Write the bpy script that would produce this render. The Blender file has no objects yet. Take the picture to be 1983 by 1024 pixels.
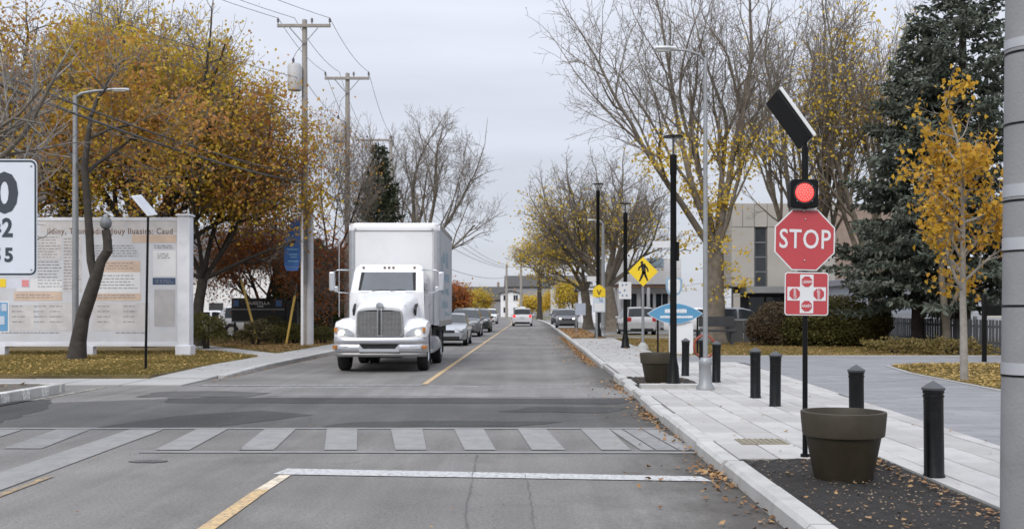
import bpy, bmesh, math, random
import numpy as np
from mathutils import Vector, Matrix, Euler

sc = bpy.context.scene
C = sc.collection
random.seed(7)
R = math.radians

# ---------------------------------------------------------------- camera
FPX, HX, HY, H = 2000.0, 1030.0, 600.0, 1.6     # focal length and vanishing point in photo pixels, eye height
cam_d = bpy.data.cameras.new('camera')
cam = bpy.data.objects.new('camera', cam_d)
C.objects.link(cam)
cam.location = (0, 0, H)
cam.rotation_euler = (R(90), 0, 0)
cam_d.sensor_width = 36
cam_d.lens = FPX / 1983 * 36
cam_d.shift_x = -(HX - 991.5) / 1983
cam_d.shift_y = (HY - 512) / 1983
cam_d.clip_end = 6000
cam_d.dof.use_dof = True
cam_d.dof.focus_distance = 11.5
cam_d.dof.aperture_fstop = 3.6
sc.camera = cam

# ---------------------------------------------------------------- sky, sun, exposure
to_sun = Vector((-0.30, -0.70, 0.64)).normalized()
world = bpy.data.worlds.new('World')
sc.world = world
world.use_nodes = True
wn, wl = world.node_tree.nodes, world.node_tree.links
wn.clear()
w_out = wn.new('ShaderNodeOutputWorld')
w_bg = wn.new('ShaderNodeBackground')
w_bg.inputs['Strength'].default_value = 0.1
sky = wn.new('ShaderNodeTexSky')
sky.sky_type = 'NISHITA'
sky.sun_disc = False
sky.sun_elevation = math.asin(to_sun.z)
sky.sun_rotation = math.atan2(to_sun.x, to_sun.y)
w_tc = wn.new('ShaderNodeTexCoord')
w_sep = wn.new('ShaderNodeSeparateXYZ')
wl.new(w_tc.outputs['Generated'], w_sep.inputs[0])
# overcast cloud deck, brighter overhead than at the horizon as a real overcast sky is
w_max = wn.new('ShaderNodeMath'); w_max.operation = 'MAXIMUM'; w_max.inputs[1].default_value = 0.0
wl.new(w_sep.outputs['Z'], w_max.inputs[0])
w_ramp = wn.new('ShaderNodeMath'); w_ramp.operation = 'MULTIPLY_ADD'
w_ramp.inputs[1].default_value = 13.5
w_ramp.inputs[2].default_value = 5.85
w_pow = wn.new('ShaderNodeMath'); w_pow.operation = 'POWER'; w_pow.inputs[1].default_value = 1.6
wl.new(w_max.outputs[0], w_pow.inputs[0]); wl.new(w_pow.outputs[0], w_ramp.inputs[0])
w_map = wn.new('ShaderNodeMapping'); w_map.inputs['Scale'].default_value = (1.2, 1.2, 11)
wl.new(w_tc.outputs['Generated'], w_map.inputs[0])
w_noise = wn.new('ShaderNodeTexNoise'); w_noise.inputs['Scale'].default_value = 1.6; w_noise.inputs['Detail'].default_value = 5
wl.new(w_map.outputs[0], w_noise.inputs['Vector'])
w_nr = wn.new('ShaderNodeMapRange'); w_nr.inputs[3].default_value = 0.87; w_nr.inputs[4].default_value = 1.08
w_nr.inputs[1].default_value = 0.3; w_nr.inputs[2].default_value = 0.7
wl.new(w_noise.outputs[0], w_nr.inputs[0])
w_mul = wn.new('ShaderNodeMath'); w_mul.operation = 'MULTIPLY'
wl.new(w_ramp.outputs[0], w_mul.inputs[0]); wl.new(w_nr.outputs[0], w_mul.inputs[1])
w_tint = wn.new('ShaderNodeMixRGB'); w_tint.blend_type = 'MULTIPLY'; w_tint.inputs[0].default_value = 1
w_tint.inputs[1].default_value = (0.905, 0.945, 1.06, 1)
wl.new(w_mul.outputs[0], w_tint.inputs[2])
w_mix = wn.new('ShaderNodeMixRGB'); w_mix.inputs[0].default_value = 0.92
wl.new(sky.outputs[0], w_mix.inputs[1]); wl.new(w_tint.outputs[0], w_mix.inputs[2])
wl.new(w_mix.outputs[0], w_bg.inputs['Color'])
wl.new(w_bg.outputs[0], w_out.inputs[0])

sun_d = bpy.data.lights.new('sun', 'SUN')
sun_d.energy = 1.5
sun_d.angle = R(20)
sun_d.color = (1, 0.96, 0.90)
sun = bpy.data.objects.new('sun', sun_d)
C.objects.link(sun)
sun.rotation_euler = to_sun.to_track_quat('Z', 'Y').to_euler()
sun.location = (0, 0, 60)

sc.view_settings.view_transform = 'Standard'
sc.view_settings.look = 'None'
sc.view_settings.exposure = 0.30
sc.view_settings.gamma = 1
sc.view_settings.use_curve_mapping = False
sc.cycles.use_denoising = True
sc.cycles.max_bounces = 6
sc.cycles.diffuse_bounces = 3
sc.cycles.glossy_bounces = 3
sc.cycles.transmission_bounces = 4
sc.cycles.transparent_max_bounces = 8
sc.cycles.sample_clamp_indirect = 6
sc.cycles.caustics_reflective = False
sc.cycles.caustics_refractive = False

# ---------------------------------------------------------------- measuring helpers
def gx(px, Y): return (px - HX) * Y / FPX
def gz(py, Y): return H - (py - HY) * Y / FPX
def gy(py, z=0.0): return (H - z) * FPX / (py - HY)
def g(px, py, z=0.0):
    Y = gy(py, z)
    return (gx(px, Y), Y)

# ---------------------------------------------------------------- materials
MC = {}
def M(name, col=(0.5, 0.5, 0.5), rough=0.6, metal=0.0, var=0.12, scale=3.0, bump=0.0, bscale=40.0, spec=0.5,
      emit=None, estr=0.0, coat=0.0, dirt=0.0, dirtcol=(0.06, 0.05, 0.04), dscale=1.5):
    if name in MC: return MC[name]
    m = bpy.data.materials.new(name)
    m.use_nodes = True
    nt = m.node_tree; N = nt.nodes; L = nt.links
    b = N['Principled BSDF']
    b.inputs['Roughness'].default_value = rough
    b.inputs['Metallic'].default_value = metal
    b.inputs['Specular IOR Level'].default_value = spec
    b.inputs['Coat Weight'].default_value = coat
    b.inputs['Coat Roughness'].default_value = 0.08
    tc = N.new('ShaderNodeTexCoord')
    no = N.new('ShaderNodeTexNoise'); no.inputs['Scale'].default_value = scale; no.inputs['Detail'].default_value = 6
    L.new(tc.outputs['Object'], no.inputs['Vector'])
    mr = N.new('ShaderNodeMapRange')
    mr.inputs[1].default_value = 0.25; mr.inputs[2].default_value = 0.75
    mr.inputs[3].default_value = 1 - var; mr.inputs[4].default_value = 1 + var
    L.new(no.outputs['Fac'], mr.inputs[0])
    mx = N.new('ShaderNodeMixRGB'); mx.blend_type = 'MULTIPLY'; mx.inputs[0].default_value = 1
    mx.inputs[1].default_value = (*col, 1)
    L.new(mr.outputs[0], mx.inputs[2])
    last = mx.outputs[0]
    if dirt > 0:
        n2 = N.new('ShaderNodeTexNoise'); n2.inputs['Scale'].default_value = dscale; n2.inputs['Detail'].default_value = 9
        n2.inputs['Roughness'].default_value = 0.7
        L.new(tc.outputs['Object'], n2.inputs['Vector'])
        r2 = N.new('ShaderNodeMapRange'); r2.inputs[1].default_value = 0.5; r2.inputs[2].default_value = 0.75
        r2.inputs[3].default_value = 0; r2.inputs[4].default_value = dirt
        L.new(n2.outputs['Fac'], r2.inputs[0])
        m2 = N.new('ShaderNodeMixRGB'); m2.inputs[2].default_value = (*dirtcol, 1)
        L.new(r2.outputs[0], m2.inputs[0]); L.new(last, m2.inputs[1])
        last = m2.outputs[0]
    L.new(last, b.inputs['Base Color'])
    if bump > 0:
        n3 = N.new('ShaderNodeTexNoise'); n3.inputs['Scale'].default_value = bscale; n3.inputs['Detail'].default_value = 4
        L.new(tc.outputs['Object'], n3.inputs['Vector'])
        bp = N.new('ShaderNodeBump'); bp.inputs['Strength'].default_value = bump; bp.inputs['Distance'].default_value = 0.02
        L.new(n3.outputs['Fac'], bp.inputs['Height']); L.new(bp.outputs[0], b.inputs['Normal'])
    if emit:
        b.inputs['Emission Color'].default_value = (*emit, 1)
        b.inputs['Emission Strength'].default_value = estr
    MC[name] = m
    return m

def leaf_mat(name, cols, trans=0.35, rough=0.6, spread=1.0):
    """Leaf colours picked leaf by leaf."""
    if name in MC: return MC[name]
    m = bpy.data.materials.new(name); m.use_nodes = True
    N = m.node_tree.nodes; L = m.node_tree.links; N.clear()
    out = N.new('ShaderNodeOutputMaterial')
    ge = N.new('ShaderNodeNewGeometry')
    rp = N.new('ShaderNodeValToRGB'); rp.color_ramp.interpolation = 'LINEAR'
    el = rp.color_ramp.elements
    while len(el) < len(cols): el.new(0.5)
    for i, c in enumerate(cols):
        el[i].position = i / max(1, len(cols) - 1); el[i].color = (*c, 1)
    # clumps lean to one colour: mix the island's random number with a slow noise
    tc = N.new('ShaderNodeTexCoord')
    no = N.new('ShaderNodeTexNoise'); no.inputs['Scale'].default_value = 0.45; no.inputs['Detail'].default_value = 4
    L.new(tc.outputs['Object'], no.inputs['Vector'])
    mr = N.new('ShaderNodeMapRange'); mr.inputs[1].default_value = 0.3; mr.inputs[2].default_value = 0.7
    L.new(no.outputs['Fac'], mr.inputs[0])
    mx = N.new('ShaderNodeMix'); mx.inputs[0].default_value = 0.58
    L.new(ge.outputs['Random Per Island'], mx.inputs[2]); L.new(mr.outputs[0], mx.inputs[3])
    L.new(mx.outputs[0], rp.inputs[0])
    d = N.new('ShaderNodeBsdfPrincipled'); d.inputs['Roughness'].default_value = rough
    d.inputs['Specular IOR Level'].default_value = 0.25
    t = N.new('ShaderNodeBsdfTranslucent')
    ms = N.new('ShaderNodeMixShader'); ms.inputs[0].default_value = trans
    L.new(rp.outputs[0], d.inputs['Base Color']); L.new(rp.outputs[0], t.inputs['Color'])
    L.new(d.outputs[0], ms.inputs[1]); L.new(t.outputs[0], ms.inputs[2]); L.new(ms.outputs[0], out.inputs[0])
    MC[name] = m
    return m

def asphalt(name, col, var=0.2, stains=0.5, gutter=False):
    if name in MC: return MC[name]
    m = bpy.data.materials.new(name); m.use_nodes = True
    N = m.node_tree.nodes; L = m.node_tree.links; b = N['Principled BSDF']
    b.inputs['Roughness'].default_value = 0.82; b.inputs['Specular IOR Level'].default_value = 0.35
    tc = N.new('ShaderNodeTexCoord')
    def noise(scale, det, rough=0.55, mapping=None):
        n = N.new('ShaderNodeTexNoise'); n.inputs['Scale'].default_value = scale; n.inputs['Detail'].default_value = det
        n.inputs['Roughness'].default_value = rough
        src = tc.outputs['Object']
        if mapping:
            mp = N.new('ShaderNodeMapping'); mp.inputs['Scale'].default_value = mapping
            L.new(src, mp.inputs[0]); src = mp.outputs[0]
        L.new(src, n.inputs['Vector'])
        return n
    def rng(sock, a, b_, c, d):
        r = N.new('ShaderNodeMapRange')
        for i, v in enumerate((a, b_, c, d)): r.inputs[i + 1].default_value = v
        L.new(sock, r.inputs[0]); return r.outputs[0]
    def mul(c0, f):
        x = N.new('ShaderNodeMixRGB'); x.blend_type = 'MULTIPLY'; x.inputs[0].default_value = 1
        if isinstance(c0, tuple): x.inputs[1].default_value = (*c0, 1)
        else: L.new(c0, x.inputs[1])
        L.new(f, x.inputs[2]); return x.outputs[0]
    c = mul(col, rng(noise(0.35, 6).outputs['Fac'], 0.3, 0.7, 1 - var, 1 + var))
    c = mul(c, rng(noise(0.8, 5, 0.6, (3.0, 0.12, 1)).outputs['Fac'], 0.3, 0.7, 0.82, 1.12))       # wear drawn out along the lanes
    sp = noise(42, 4, 0.85)
    c = mul(c, rng(sp.outputs['Fac'], 0.35, 0.65, 0.66, 1.36))                                       # aggregate speckle
    c = mul(c, rng(noise(26, 3, 0.6).outputs['Fac'], 0.3, 0.7, 0.88, 1.12))
    st = noise(0.55, 8, 0.65, (1.0, 0.6, 1))
    mx = N.new('ShaderNodeMixRGB'); L.new(rng(st.outputs['Fac'], 0.53, 0.70, 0, stains), mx.inputs[0])
    L.new(c, mx.inputs[1]); mx.inputs[2].default_value = (col[0] * 0.5, col[1] * 0.48, col[2] * 0.44, 1)
    last = mx.outputs[0]
    if gutter:                                                   # damp grit and leaf dirt gathered along the kerb
        sx = N.new('ShaderNodeSeparateXYZ'); L.new(tc.outputs['Object'], sx.inputs[0])
        gn = noise(1.1, 8, 0.7, (1.0, 0.5, 1))
        ma = N.new('ShaderNodeMath'); ma.operation = 'MULTIPLY_ADD'; ma.inputs[1].default_value = 2.4; ma.inputs[2].default_value = -1.2
        L.new(gn.outputs['Fac'], ma.inputs[0])
        ad2 = N.new('ShaderNodeMath'); ad2.operation = 'ADD'; L.new(sx.outputs['X'], ad2.inputs[0]); L.new(ma.outputs[0], ad2.inputs[1])
        gm_ = N.new('ShaderNodeMixRGB'); L.new(rng(ad2.outputs[0], 0.85, 1.65, 0, 0.82), gm_.inputs[0]); L.new(last, gm_.inputs[1]); gm_.inputs[2].default_value = (0.055, 0.049, 0.041, 1)
        last = gm_.outputs[0]
    # hairline cracks
    vo = N.new('ShaderNodeTexVoronoi'); vo.feature = 'DISTANCE_TO_EDGE'; vo.inputs['Scale'].default_value = 0.33
    dn = noise(1.4, 4)
    ad = N.new('ShaderNodeMixRGB'); ad.blend_type = 'ADD'; ad.inputs[0].default_value = 0.6
    L.new(tc.outputs['Object'], ad.inputs[1]); L.new(dn.outputs['Color'], ad.inputs[2]); L.new(ad.outputs[0], vo.inputs['Vector'])
    ck = rng(vo.outputs['Distance'], 0.0, 0.004, 0.22, 0.0)
    m3 = N.new('ShaderNodeMixRGB'); L.new(ck, m3.inputs[0]); L.new(last, m3.inputs[1]); m3.inputs[2].default_value = (0.02, 0.02, 0.02, 1)
    L.new(m3.outputs[0], b.inputs['Base Color'])
    bp = N.new('ShaderNodeBump'); bp.inputs['Strength'].default_value = 0.5; bp.inputs['Distance'].default_value = 0.01
    L.new(sp.outputs['Fac'], bp.inputs['Height']); L.new(bp.outputs[0], b.inputs['Normal'])
    MC[name] = m
    return m

def worn_paint(name, col, wear=0.5, under=(0.13, 0.13, 0.135), scale=9):
    """Road paint with asphalt showing through where it has worn off."""
    if name in MC: return MC[name]
    m = M(name, under, 0.75, var=0.15, scale=20)
    N = m.node_tree.nodes; L = m.node_tree.links; b = N['Principled BSDF']
    src = b.inputs['Base Color'].links[0].from_socket
    tc = N.new('ShaderNodeTexCoord')
    n = N.new('ShaderNodeTexNoise'); n.inputs['Scale'].default_value = scale; n.inputs['Detail'].default_value = 10; n.inputs['Roughness'].default_value = 0.72
    L.new(tc.outputs['Object'], n.inputs['Vector'])
    r = N.new('ShaderNodeMapRange'); r.inputs[1].default_value = 0.30 + 0.28 * wear; r.inputs[2].default_value = 0.44 + 0.28 * wear
    r.inputs[3].default_value = 0.18; r.inputs[4].default_value = 1
    L.new(n.outputs['Fac'], r.inputs[0])
    x = N.new('ShaderNodeMixRGB'); L.new(r.outputs[0], x.inputs[0]); L.new(src, x.inputs[1]); x.inputs[2].default_value = (*col, 1)
    L.new(x.outputs[0], b.inputs['Base Color'])
    return m

def paver_mat(name, col, grout, sx, sy, var=0.12):
    if name in MC: return MC[name]
    m = M(name, col, 0.85, var=var, scale=1.2, bump=0.2, bscale=60)
    N = m.node_tree.nodes; L = m.node_tree.links; b = N['Principled BSDF']
    src = b.inputs['Base Color'].links[0].from_socket
    tc = N.new('ShaderNodeTexCoord')
    br = N.new('ShaderNodeTexBrick'); br.inputs['Scale'].default_value = 1
    br.inputs['Brick Width'].default_value = sx; br.inputs['Row Height'].default_value = sy
    br.inputs['Mortar Size'].default_value = 0.008; br.inputs['Mortar Smooth'].default_value = 0.3
    br.inputs['Color1'].default_value = (0.86, 0.86, 0.86, 1); br.inputs['Color2'].default_value = (1.1, 1.1, 1.1, 1)
    br.inputs['Mortar'].default_value = (*grout, 1)
    L.new(tc.outputs['Object'], br.inputs['Vector'])
    x = N.new('ShaderNodeMixRGB'); x.blend_type = 'MULTIPLY'; x.inputs[0].default_value = 1
    L.new(src, x.inputs[1]); L.new(br.outputs['Color'], x.inputs[2]); L.new(x.outputs[0], b.inputs['Base Color'])
    return m

def glass_mat(name, col=(0.05, 0.06, 0.07), rough=0.06):
    if name in MC: return MC[name]
    return M(name, col, rough, var=0.15, scale=2, spec=0.45)

# ---------------------------------------------------------------- mesh building
class MB:
    def __init__(s): s.v = []; s.f = []
    def add(s, vs, fs):
        o = len(s.v); s.v += [tuple(p) for p in vs]; s.f += [tuple(i + o for i in f) for f in fs]; return s
    def box(s, c, d, rot=None):
        x, y, z = d[0] / 2, d[1] / 2, d[2] / 2
        vs = [Vector(p) for p in ((-x, -y, -z), (x, -y, -z), (x, y, -z), (-x, y, -z), (-x, -y, z), (x, -y, z), (x, y, z), (-x, y, z))]
        if rot is not None:
            m = rot if isinstance(rot, Matrix) else Euler(rot).to_matrix()
            vs = [m @ p for p in vs]
        return s.add([p + Vector(c) for p in vs], [(0, 3, 2, 1), (4, 5, 6, 7), (0, 1, 5, 4), (1, 2, 6, 5), (2, 3, 7, 6), (3, 0, 4, 7)])
    def span(s, a, b):
        return s.box([(a[i] + b[i]) / 2 for i in range(3)], [abs(b[i] - a[i]) for i in range(3)])
    def cyl(s, p0, p1, r0, r1=None, n=12, cap=True):
        r1 = r0 if r1 is None else r1
        p0, p1 = Vector(p0), Vector(p1)
        q = (p1 - p0).normalized().to_track_quat('Z', 'Y')
        vs = []
        for p, r in ((p0, r0), (p1, r1)):
            for i in range(n):
                a = 2 * math.pi * i / n
                vs.append(p + q @ Vector((r * math.cos(a), r * math.sin(a), 0)))
        fs = [(i, (i + 1) % n, n + (i + 1) % n, n + i) for i in range(n)]
        if cap: fs += [tuple(range(n - 1, -1, -1)), tuple(range(n, 2 * n))]
        return s.add(vs, fs)
    def tube(s, pts, r, n=8):
        pts = [Vector(p) for p in pts]
        rs = r if isinstance(r, (list, tuple)) else [r] * len(pts)
        ref = Vector((0.31, 0.27, 0.91))
        vs = []
        for i, p in enumerate(pts):
            t = (pts[min(i + 1, len(pts) - 1)] - pts[max(i - 1, 0)]).normalized()
            u = t.cross(ref).normalized(); w = t.cross(u)
            for k in range(n):
                a = 2 * math.pi * k / n
                vs.append(p + (u * math.cos(a) + w * math.sin(a)) * rs[i])
        fs = []
        for i in range(len(pts) - 1):
            for k in range(n):
                a, b = i * n + k, i * n + (k + 1) % n
                fs.append((a, b, b + n, a + n))
        fs += [tuple(range(n - 1, -1, -1)), tuple(range((len(pts) - 1) * n, len(pts) * n))]
        return s.add(vs, fs)
    def lathe(s, prof, c=(0, 0, 0), n=24, axis='z', ring=False):
        vs = []
        for r, h in prof:
            for i in range(n):
                a = 2 * math.pi * i / n
                if axis == 'z': p = (c[0] + r * math.cos(a), c[1] + r * math.sin(a), c[2] + h)
                elif axis == 'x': p = (c[0] + h, c[1] + r * math.cos(a), c[2] + r * math.sin(a))
                else: p = (c[0] + r * math.sin(a), c[1] + h, c[2] + r * math.cos(a))
                vs.append(p)
        fs = []
        for j in range(len(prof) - 1):
            for i in range(n):
                a, b = j * n + i, j * n + (i + 1) % n
                fs.append((a, b, b + n, a + n))
        if ring:
            j = (len(prof) - 1) * n; fs += [(j + i, j + (i + 1) % n, (i + 1) % n, i) for i in range(n)]
        else: fs += [tuple(range(n - 1, -1, -1)), tuple(range((len(prof) - 1) * n, len(prof) * n))]
        return s.add(vs, fs)
    def prism(s, pts, a, b, plane='xy'):
        """Polygon pts extruded from a to b along the remaining axis."""
        n = len(pts)
        def P(p, h):
            return {'xy': (p[0], p[1], h), 'xz': (p[0], h, p[1]), 'yz': (h, p[0], p[1])}[plane]
        vs = [P(p, a) for p in pts] + [P(p, b) for p in pts]
        fs = [tuple(range(n - 1, -1, -1)), tuple(range(n, 2 * n))] + [(i, (i + 1) % n, n + (i + 1) % n, n + i) for i in range(n)]
        return s.add(vs, fs)
    def grid(s, rows, close=False):
        """rows: list of equally long point lists, lofted."""
        n = len(rows[0]); vs = [p for r in rows for p in r]; fs = []
        for j in range(len(rows) - 1):
            for i in range(n - 1 + (1 if close else 0)):
                a, b = j * n + i, j * n + (i + 1) % n
                fs.append((a, b, b + n, a + n))
        return s.add(vs, fs)
    def quad(s, *p): return s.add(p, [tuple(range(len(p)))])
    def ball(s, c, r, nu=12, nv=8):
        r = r if isinstance(r, (tuple, list)) else (r, r, r)
        vs = [(c[0], c[1], c[2] - r[2])]
        for j in range(1, nv):
            t = math.pi * j / nv
            for i in range(nu):
                a = 2 * math.pi * i / nu
                vs.append((c[0] + r[0] * math.sin(t) * math.cos(a), c[1] + r[1] * math.sin(t) * math.sin(a), c[2] - r[2] * math.cos(t)))
        vs.append((c[0], c[1], c[2] + r[2]))
        fs = [(0, 1 + (i + 1) % nu, 1 + i) for i in range(nu)]
        for j in range(nv - 2):
            for i in range(nu):
                a, b = 1 + j * nu + i, 1 + j * nu + (i + 1) % nu
                fs.append((a, b, b + nu, a + nu))
        l = len(vs) - 1; k = 1 + (nv - 2) * nu
        fs += [(k + i, k + (i + 1) % nu, l) for i in range(nu)]
        return s.add(vs, fs)
    def mesh(s, name, mat):
        me = bpy.data.meshes.new(name); me.from_pydata(s.v, [], s.f)
        bm = bmesh.new(); bm.from_mesh(me); bmesh.ops.recalc_face_normals(bm, faces=bm.faces); bm.to_mesh(me); bm.free()
        me.materials.append(mat)
        return me
    def build(s, name, mat, parent=None, smooth=False, bevel=0.0, seg=2, loc=None):
        me = s.mesh(name, mat)
        if smooth: me.shade_smooth()
        o = bpy.data.objects.new(name, me); C.objects.link(o)
        if parent: o.parent = parent
        if loc: o.location = loc
        if bevel:
            m = o.modifiers.new('bevel', 'BEVEL'); m.width = bevel; m.segments = seg; m.limit_method = 'ANGLE'; m.angle_limit = R(40)
        if smooth == 'auto' or bevel:
            me.shade_smooth()
            try:
                bm = bmesh.new(); bm.from_mesh(me)
                for e in bm.edges:
                    if len(e.link_faces) == 2 and e.calc_face_angle(0) > R(42): e.smooth = False
                bm.to_mesh(me); bm.free()
            except Exception: pass
        return o

def np_obj(name, v, f, mat, parent=None, smooth=False):
    """Mesh from numpy arrays (faces all tris or all quads)."""
    me = bpy.data.meshes.new(name)
    v = np.ascontiguousarray(v, dtype=np.float32); f = np.ascontiguousarray(f, dtype=np.int32)
    me.vertices.add(len(v)); me.vertices.foreach_set('co', v.ravel())
    k = f.shape[1]
    me.loops.add(f.size); me.loops.foreach_set('vertex_index', f.ravel())
    me.polygons.add(len(f)); me.polygons.foreach_set('loop_start', np.arange(0, f.size, k, dtype=np.int32))
    me.update(calc_edges=True); me.validate()
    if smooth: me.shade_smooth()
    me.materials.append(mat)
    o = bpy.data.objects.new(name, me); C.objects.link(o)
    if parent: o.parent = parent
    return o

def tag(o, label, cat, group=None, kind=None):
    o['label'] = label; o['category'] = cat
    if group: o['group'] = group
    if kind: o['kind'] = kind
    return o
def thing(name, label, cat, loc=(0, 0, 0), rz=0, group=None):
    o = bpy.data.objects.new(name, None); C.objects.link(o)
    o.location = loc; o.rotation_euler = (0, 0, rz); o.empty_display_size = 0.3
    return tag(o, label, cat, group)
def struct(o, label, cat): return tag(o, label, cat, kind='structure')
def copy_part(o, parent=None, loc=None):
    c = o.copy(); C.objects.link(c)
    if parent: c.parent = parent
    if loc is not None: c.location = loc
    return c
def copy_tree(o, parent=None):
    c = o.copy(); C.objects.link(c); c.parent = parent
    for ch in list(o.children): copy_tree(ch, c)
    return c

def text(s, size, mat, parent, loc, rot=(R(90), 0, 0), xs=1.0, bold=0.0, ext=0.002, name='lettering', ax='CENTER', ay='CENTER', sp=1.0):
    cu = bpy.data.curves.new(name, 'FONT'); cu.body = s; cu.size = size; cu.align_x = ax; cu.align_y = ay
    cu.offset = bold; cu.extrude = ext; cu.resolution_u = 3; cu.space_character = sp
    t = bpy.data.objects.new('tmp_text', cu); C.objects.link(t)
    bpy.context.view_layer.update()
    dg = bpy.context.evaluated_depsgraph_get()
    me = bpy.data.meshes.new_from_object(t.evaluated_get(dg))
    bpy.data.objects.remove(t); bpy.data.curves.remove(cu)
    me.materials.clear(); me.materials.append(mat)
    if xs != 1.0: me.transform(Matrix.Diagonal((xs, 1, 1, 1)))
    o = bpy.data.objects.new(name, me); C.objects.link(o); o.parent = parent; o.location = loc; o.rotation_euler = rot
    return o

def jitter_poly(pts, step=0.4, amp=0.03, rng=random):
    out = []
    for i in range(len(pts)):
        a, b = Vector(pts[i]), Vector(pts[(i + 1) % len(pts)])
        n = max(1, int((b - a).length / step))
        for k in range(n):
            p = a.lerp(b, k / n)
            out.append((p.x + rng.uniform(-amp, amp), p.y + rng.uniform(-amp, amp)))
    return out
# ================================================================ THE SETTING
m_asph = asphalt('asphalt_worn', (0.156, 0.149, 0.140), 0.24, 0.6, True)
m_asph_d = asphalt('asphalt_dark', (0.080, 0.078, 0.075), 0.28, 0.55, True)
m_asph_s = asphalt('asphalt_seam', (0.044, 0.043, 0.042), 0.26, 0.4)
m_asph_l = asphalt('asphalt_light', (0.182, 0.176, 0.168), 0.18, 0.45)
m_conc = M('concrete', (0.33, 0.325, 0.315), 0.85, var=0.10, scale=1.1, bump=0.15, bscale=70, dirt=0.30, dirtcol=(0.22, 0.21, 0.19), dscale=2.2)
m_kerb = M('kerb_concrete', (0.40, 0.395, 0.38), 0.85, var=0.14, scale=2.0, bump=0.2, bscale=50, dirt=0.5, dirtcol=(0.16, 0.15, 0.13), dscale=3)
m_slab = M('pale_paver', (0.395, 0.385, 0.37), 0.8, var=0.07, scale=1.6, bump=0.10, bscale=80, dirt=0.65, dirtcol=(0.24, 0.235, 0.225), dscale=2.6)
m_slab2 = M('pale_paver_warm', (0.335, 0.325, 0.31), 0.8, var=0.08, scale=1.3, bump=0.10, bscale=80, dirt=0.55, dirtcol=(0.22, 0.21, 0.20), dscale=2.2)
m_bed = M('paver_bedding', (0.20, 0.19, 0.18), 0.95, var=0.2, scale=8)
m_path = paver_mat('blue_grey_paver', (0.210, 0.212, 0.220), (0.72, 0.72, 0.72), 0.60, 0.20)
m_soil = M('bark_mulch', (0.012, 0.0098, 0.008), 0.95, var=0.45, scale=14, bump=1.0, bscale=38)
m_lawn = M('lawn_ground', (0.165, 0.125, 0.055), 0.95, var=0.40, scale=1.3, bump=0.8, bscale=25, dirt=0.55, dirtcol=(0.16, 0.11, 0.05), dscale=1.1)
m_ground = M('open_ground', (0.12, 0.115, 0.07), 0.95, var=0.35, scale=0.4, bump=0.5, bscale=5)
m_white_p = worn_paint('white_road_paint', (0.44, 0.44, 0.435), 0.26, scale=22)
m_white_o = worn_paint('old_white_road_paint', (0.38, 0.38, 0.38), 0.6)
m_block = worn_paint('pale_crosswalk_concrete', (0.232, 0.227, 0.219), 0.48, under=(0.185, 0.183, 0.18), scale=4)
m_block2 = worn_paint('greyed_crosswalk_concrete', (0.215, 0.213, 0.21), 0.5, under=(0.16, 0.158, 0.155), scale=4)
m_yellow_p = worn_paint('yellow_road_paint', (0.50, 0.35, 0.17), 0.30, scale=22)
m_yellow_o = worn_paint('old_yellow_road_paint', (0.48, 0.30, 0.08), 0.62)

def bend(Y): return 0.0 if Y < 105 else -0.00028 * (Y - 105) ** 2

def sheet(name, pts, z, mat, parent=None, depth=None):
    mb = MB()
    if depth: mb.prism([(p[0], p[1]) for p in pts], z - depth, z)
    else: mb.quad(*[(p[0], p[1], z) for p in pts])
    return mb.build(name, mat, parent)

ground = sheet('ground', [(-1500, -300), (1500, -300), (1500, 3000), (-1500, 3000)], -0.06, m_ground)
struct(ground, 'open flat ground stretching to the horizon beyond the street', 'ground')

# ---- road: the main street (bending left far off) and the mouth of the side street
mb = MB(); rows = []
for Y in [-12, 0, 20, 40, 60, 80, 100] + list(range(105, 331, 15)):
    rows.append([(-7.40 + bend(Y), Y, 0), (-2.5 + bend(Y), Y, 0), (1.96 + bend(Y), Y, 0)])
mb.grid(rows)
mb.quad((-80, -12, 0), (-7.40, -12, 0), (-7.40, 21.72, 0), (-80, 21.72, 0))
road = mb.build('road', m_asph)
struct(road, 'worn grey asphalt street running straight away with side street mouth', 'road')

def mark(name, pts, mat, z=0.008, amp=0.0):
    if amp: pts = jitter_poly(pts, 0.25, amp)
    return sheet(name, pts, z, mat, road)
def strip(name, x0, x1, Ya, Yb, mat, z=0.008):
    mb = MB(); n = max(1, int((Yb - Ya) / 8)); rows = []
    for i in range(n + 1):
        Y = Ya + (Yb - Ya) * i / n; rows.append([(x0 + bend(Y), Y, z), (x1 + bend(Y), Y, z)])
    mb.grid(rows); return mb.build(name, mat, road)

# asphalt repairs in the crossing
mark('asphalt_patch', [(-9.0, 14.02), (1.93, 14.0), (1.93, 18.6), (-6.0, 18.9), (-8.6, 17.6)], m_asph_d, 0.004, 0.05)
mark('asphalt_patch', [(-6.3, 17.75), (1.5, 17.55), (1.9, 18.45), (-1.0, 18.75), (-6.6, 18.75)], m_asph_s, 0.008, 0.05)
mark('asphalt_patch', [(-5.9, 14.08), (-4.3, 14.08), (-3.3, 15.7), (-4.3, 16.4), (-5.3, 15.6)], m_asph_s, 0.008, 0.03)
mark('asphalt_patch', [(-8.9, 14.6), (-7.5, 14.2), (-7.9, 17.0), (-8.6, 18.4), (-9.2, 18.0)], m_asph_s, 0.008, 0.07)
mark('asphalt_patch', [(-2.9, 14.1), (-0.2, 14.12), (0.4, 14.75), (-1.2, 14.9), (-2.6, 14.7)], m_asph_s, 0.008, 0.05)
mark('asphalt_patch', [(-0.6, 16.2), (1.2, 16.0), (1.6, 16.9), (0.1, 17.1)], m_asph_s, 0.008, 0.06)
mark('asphalt_patch', [(-7.3, 19.0), (-5.2, 19.0), (-5.0, 19.9), (-6.2, 20.4), (-7.3, 20.2)], m_asph_d, 0.008, 0.05)
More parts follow.
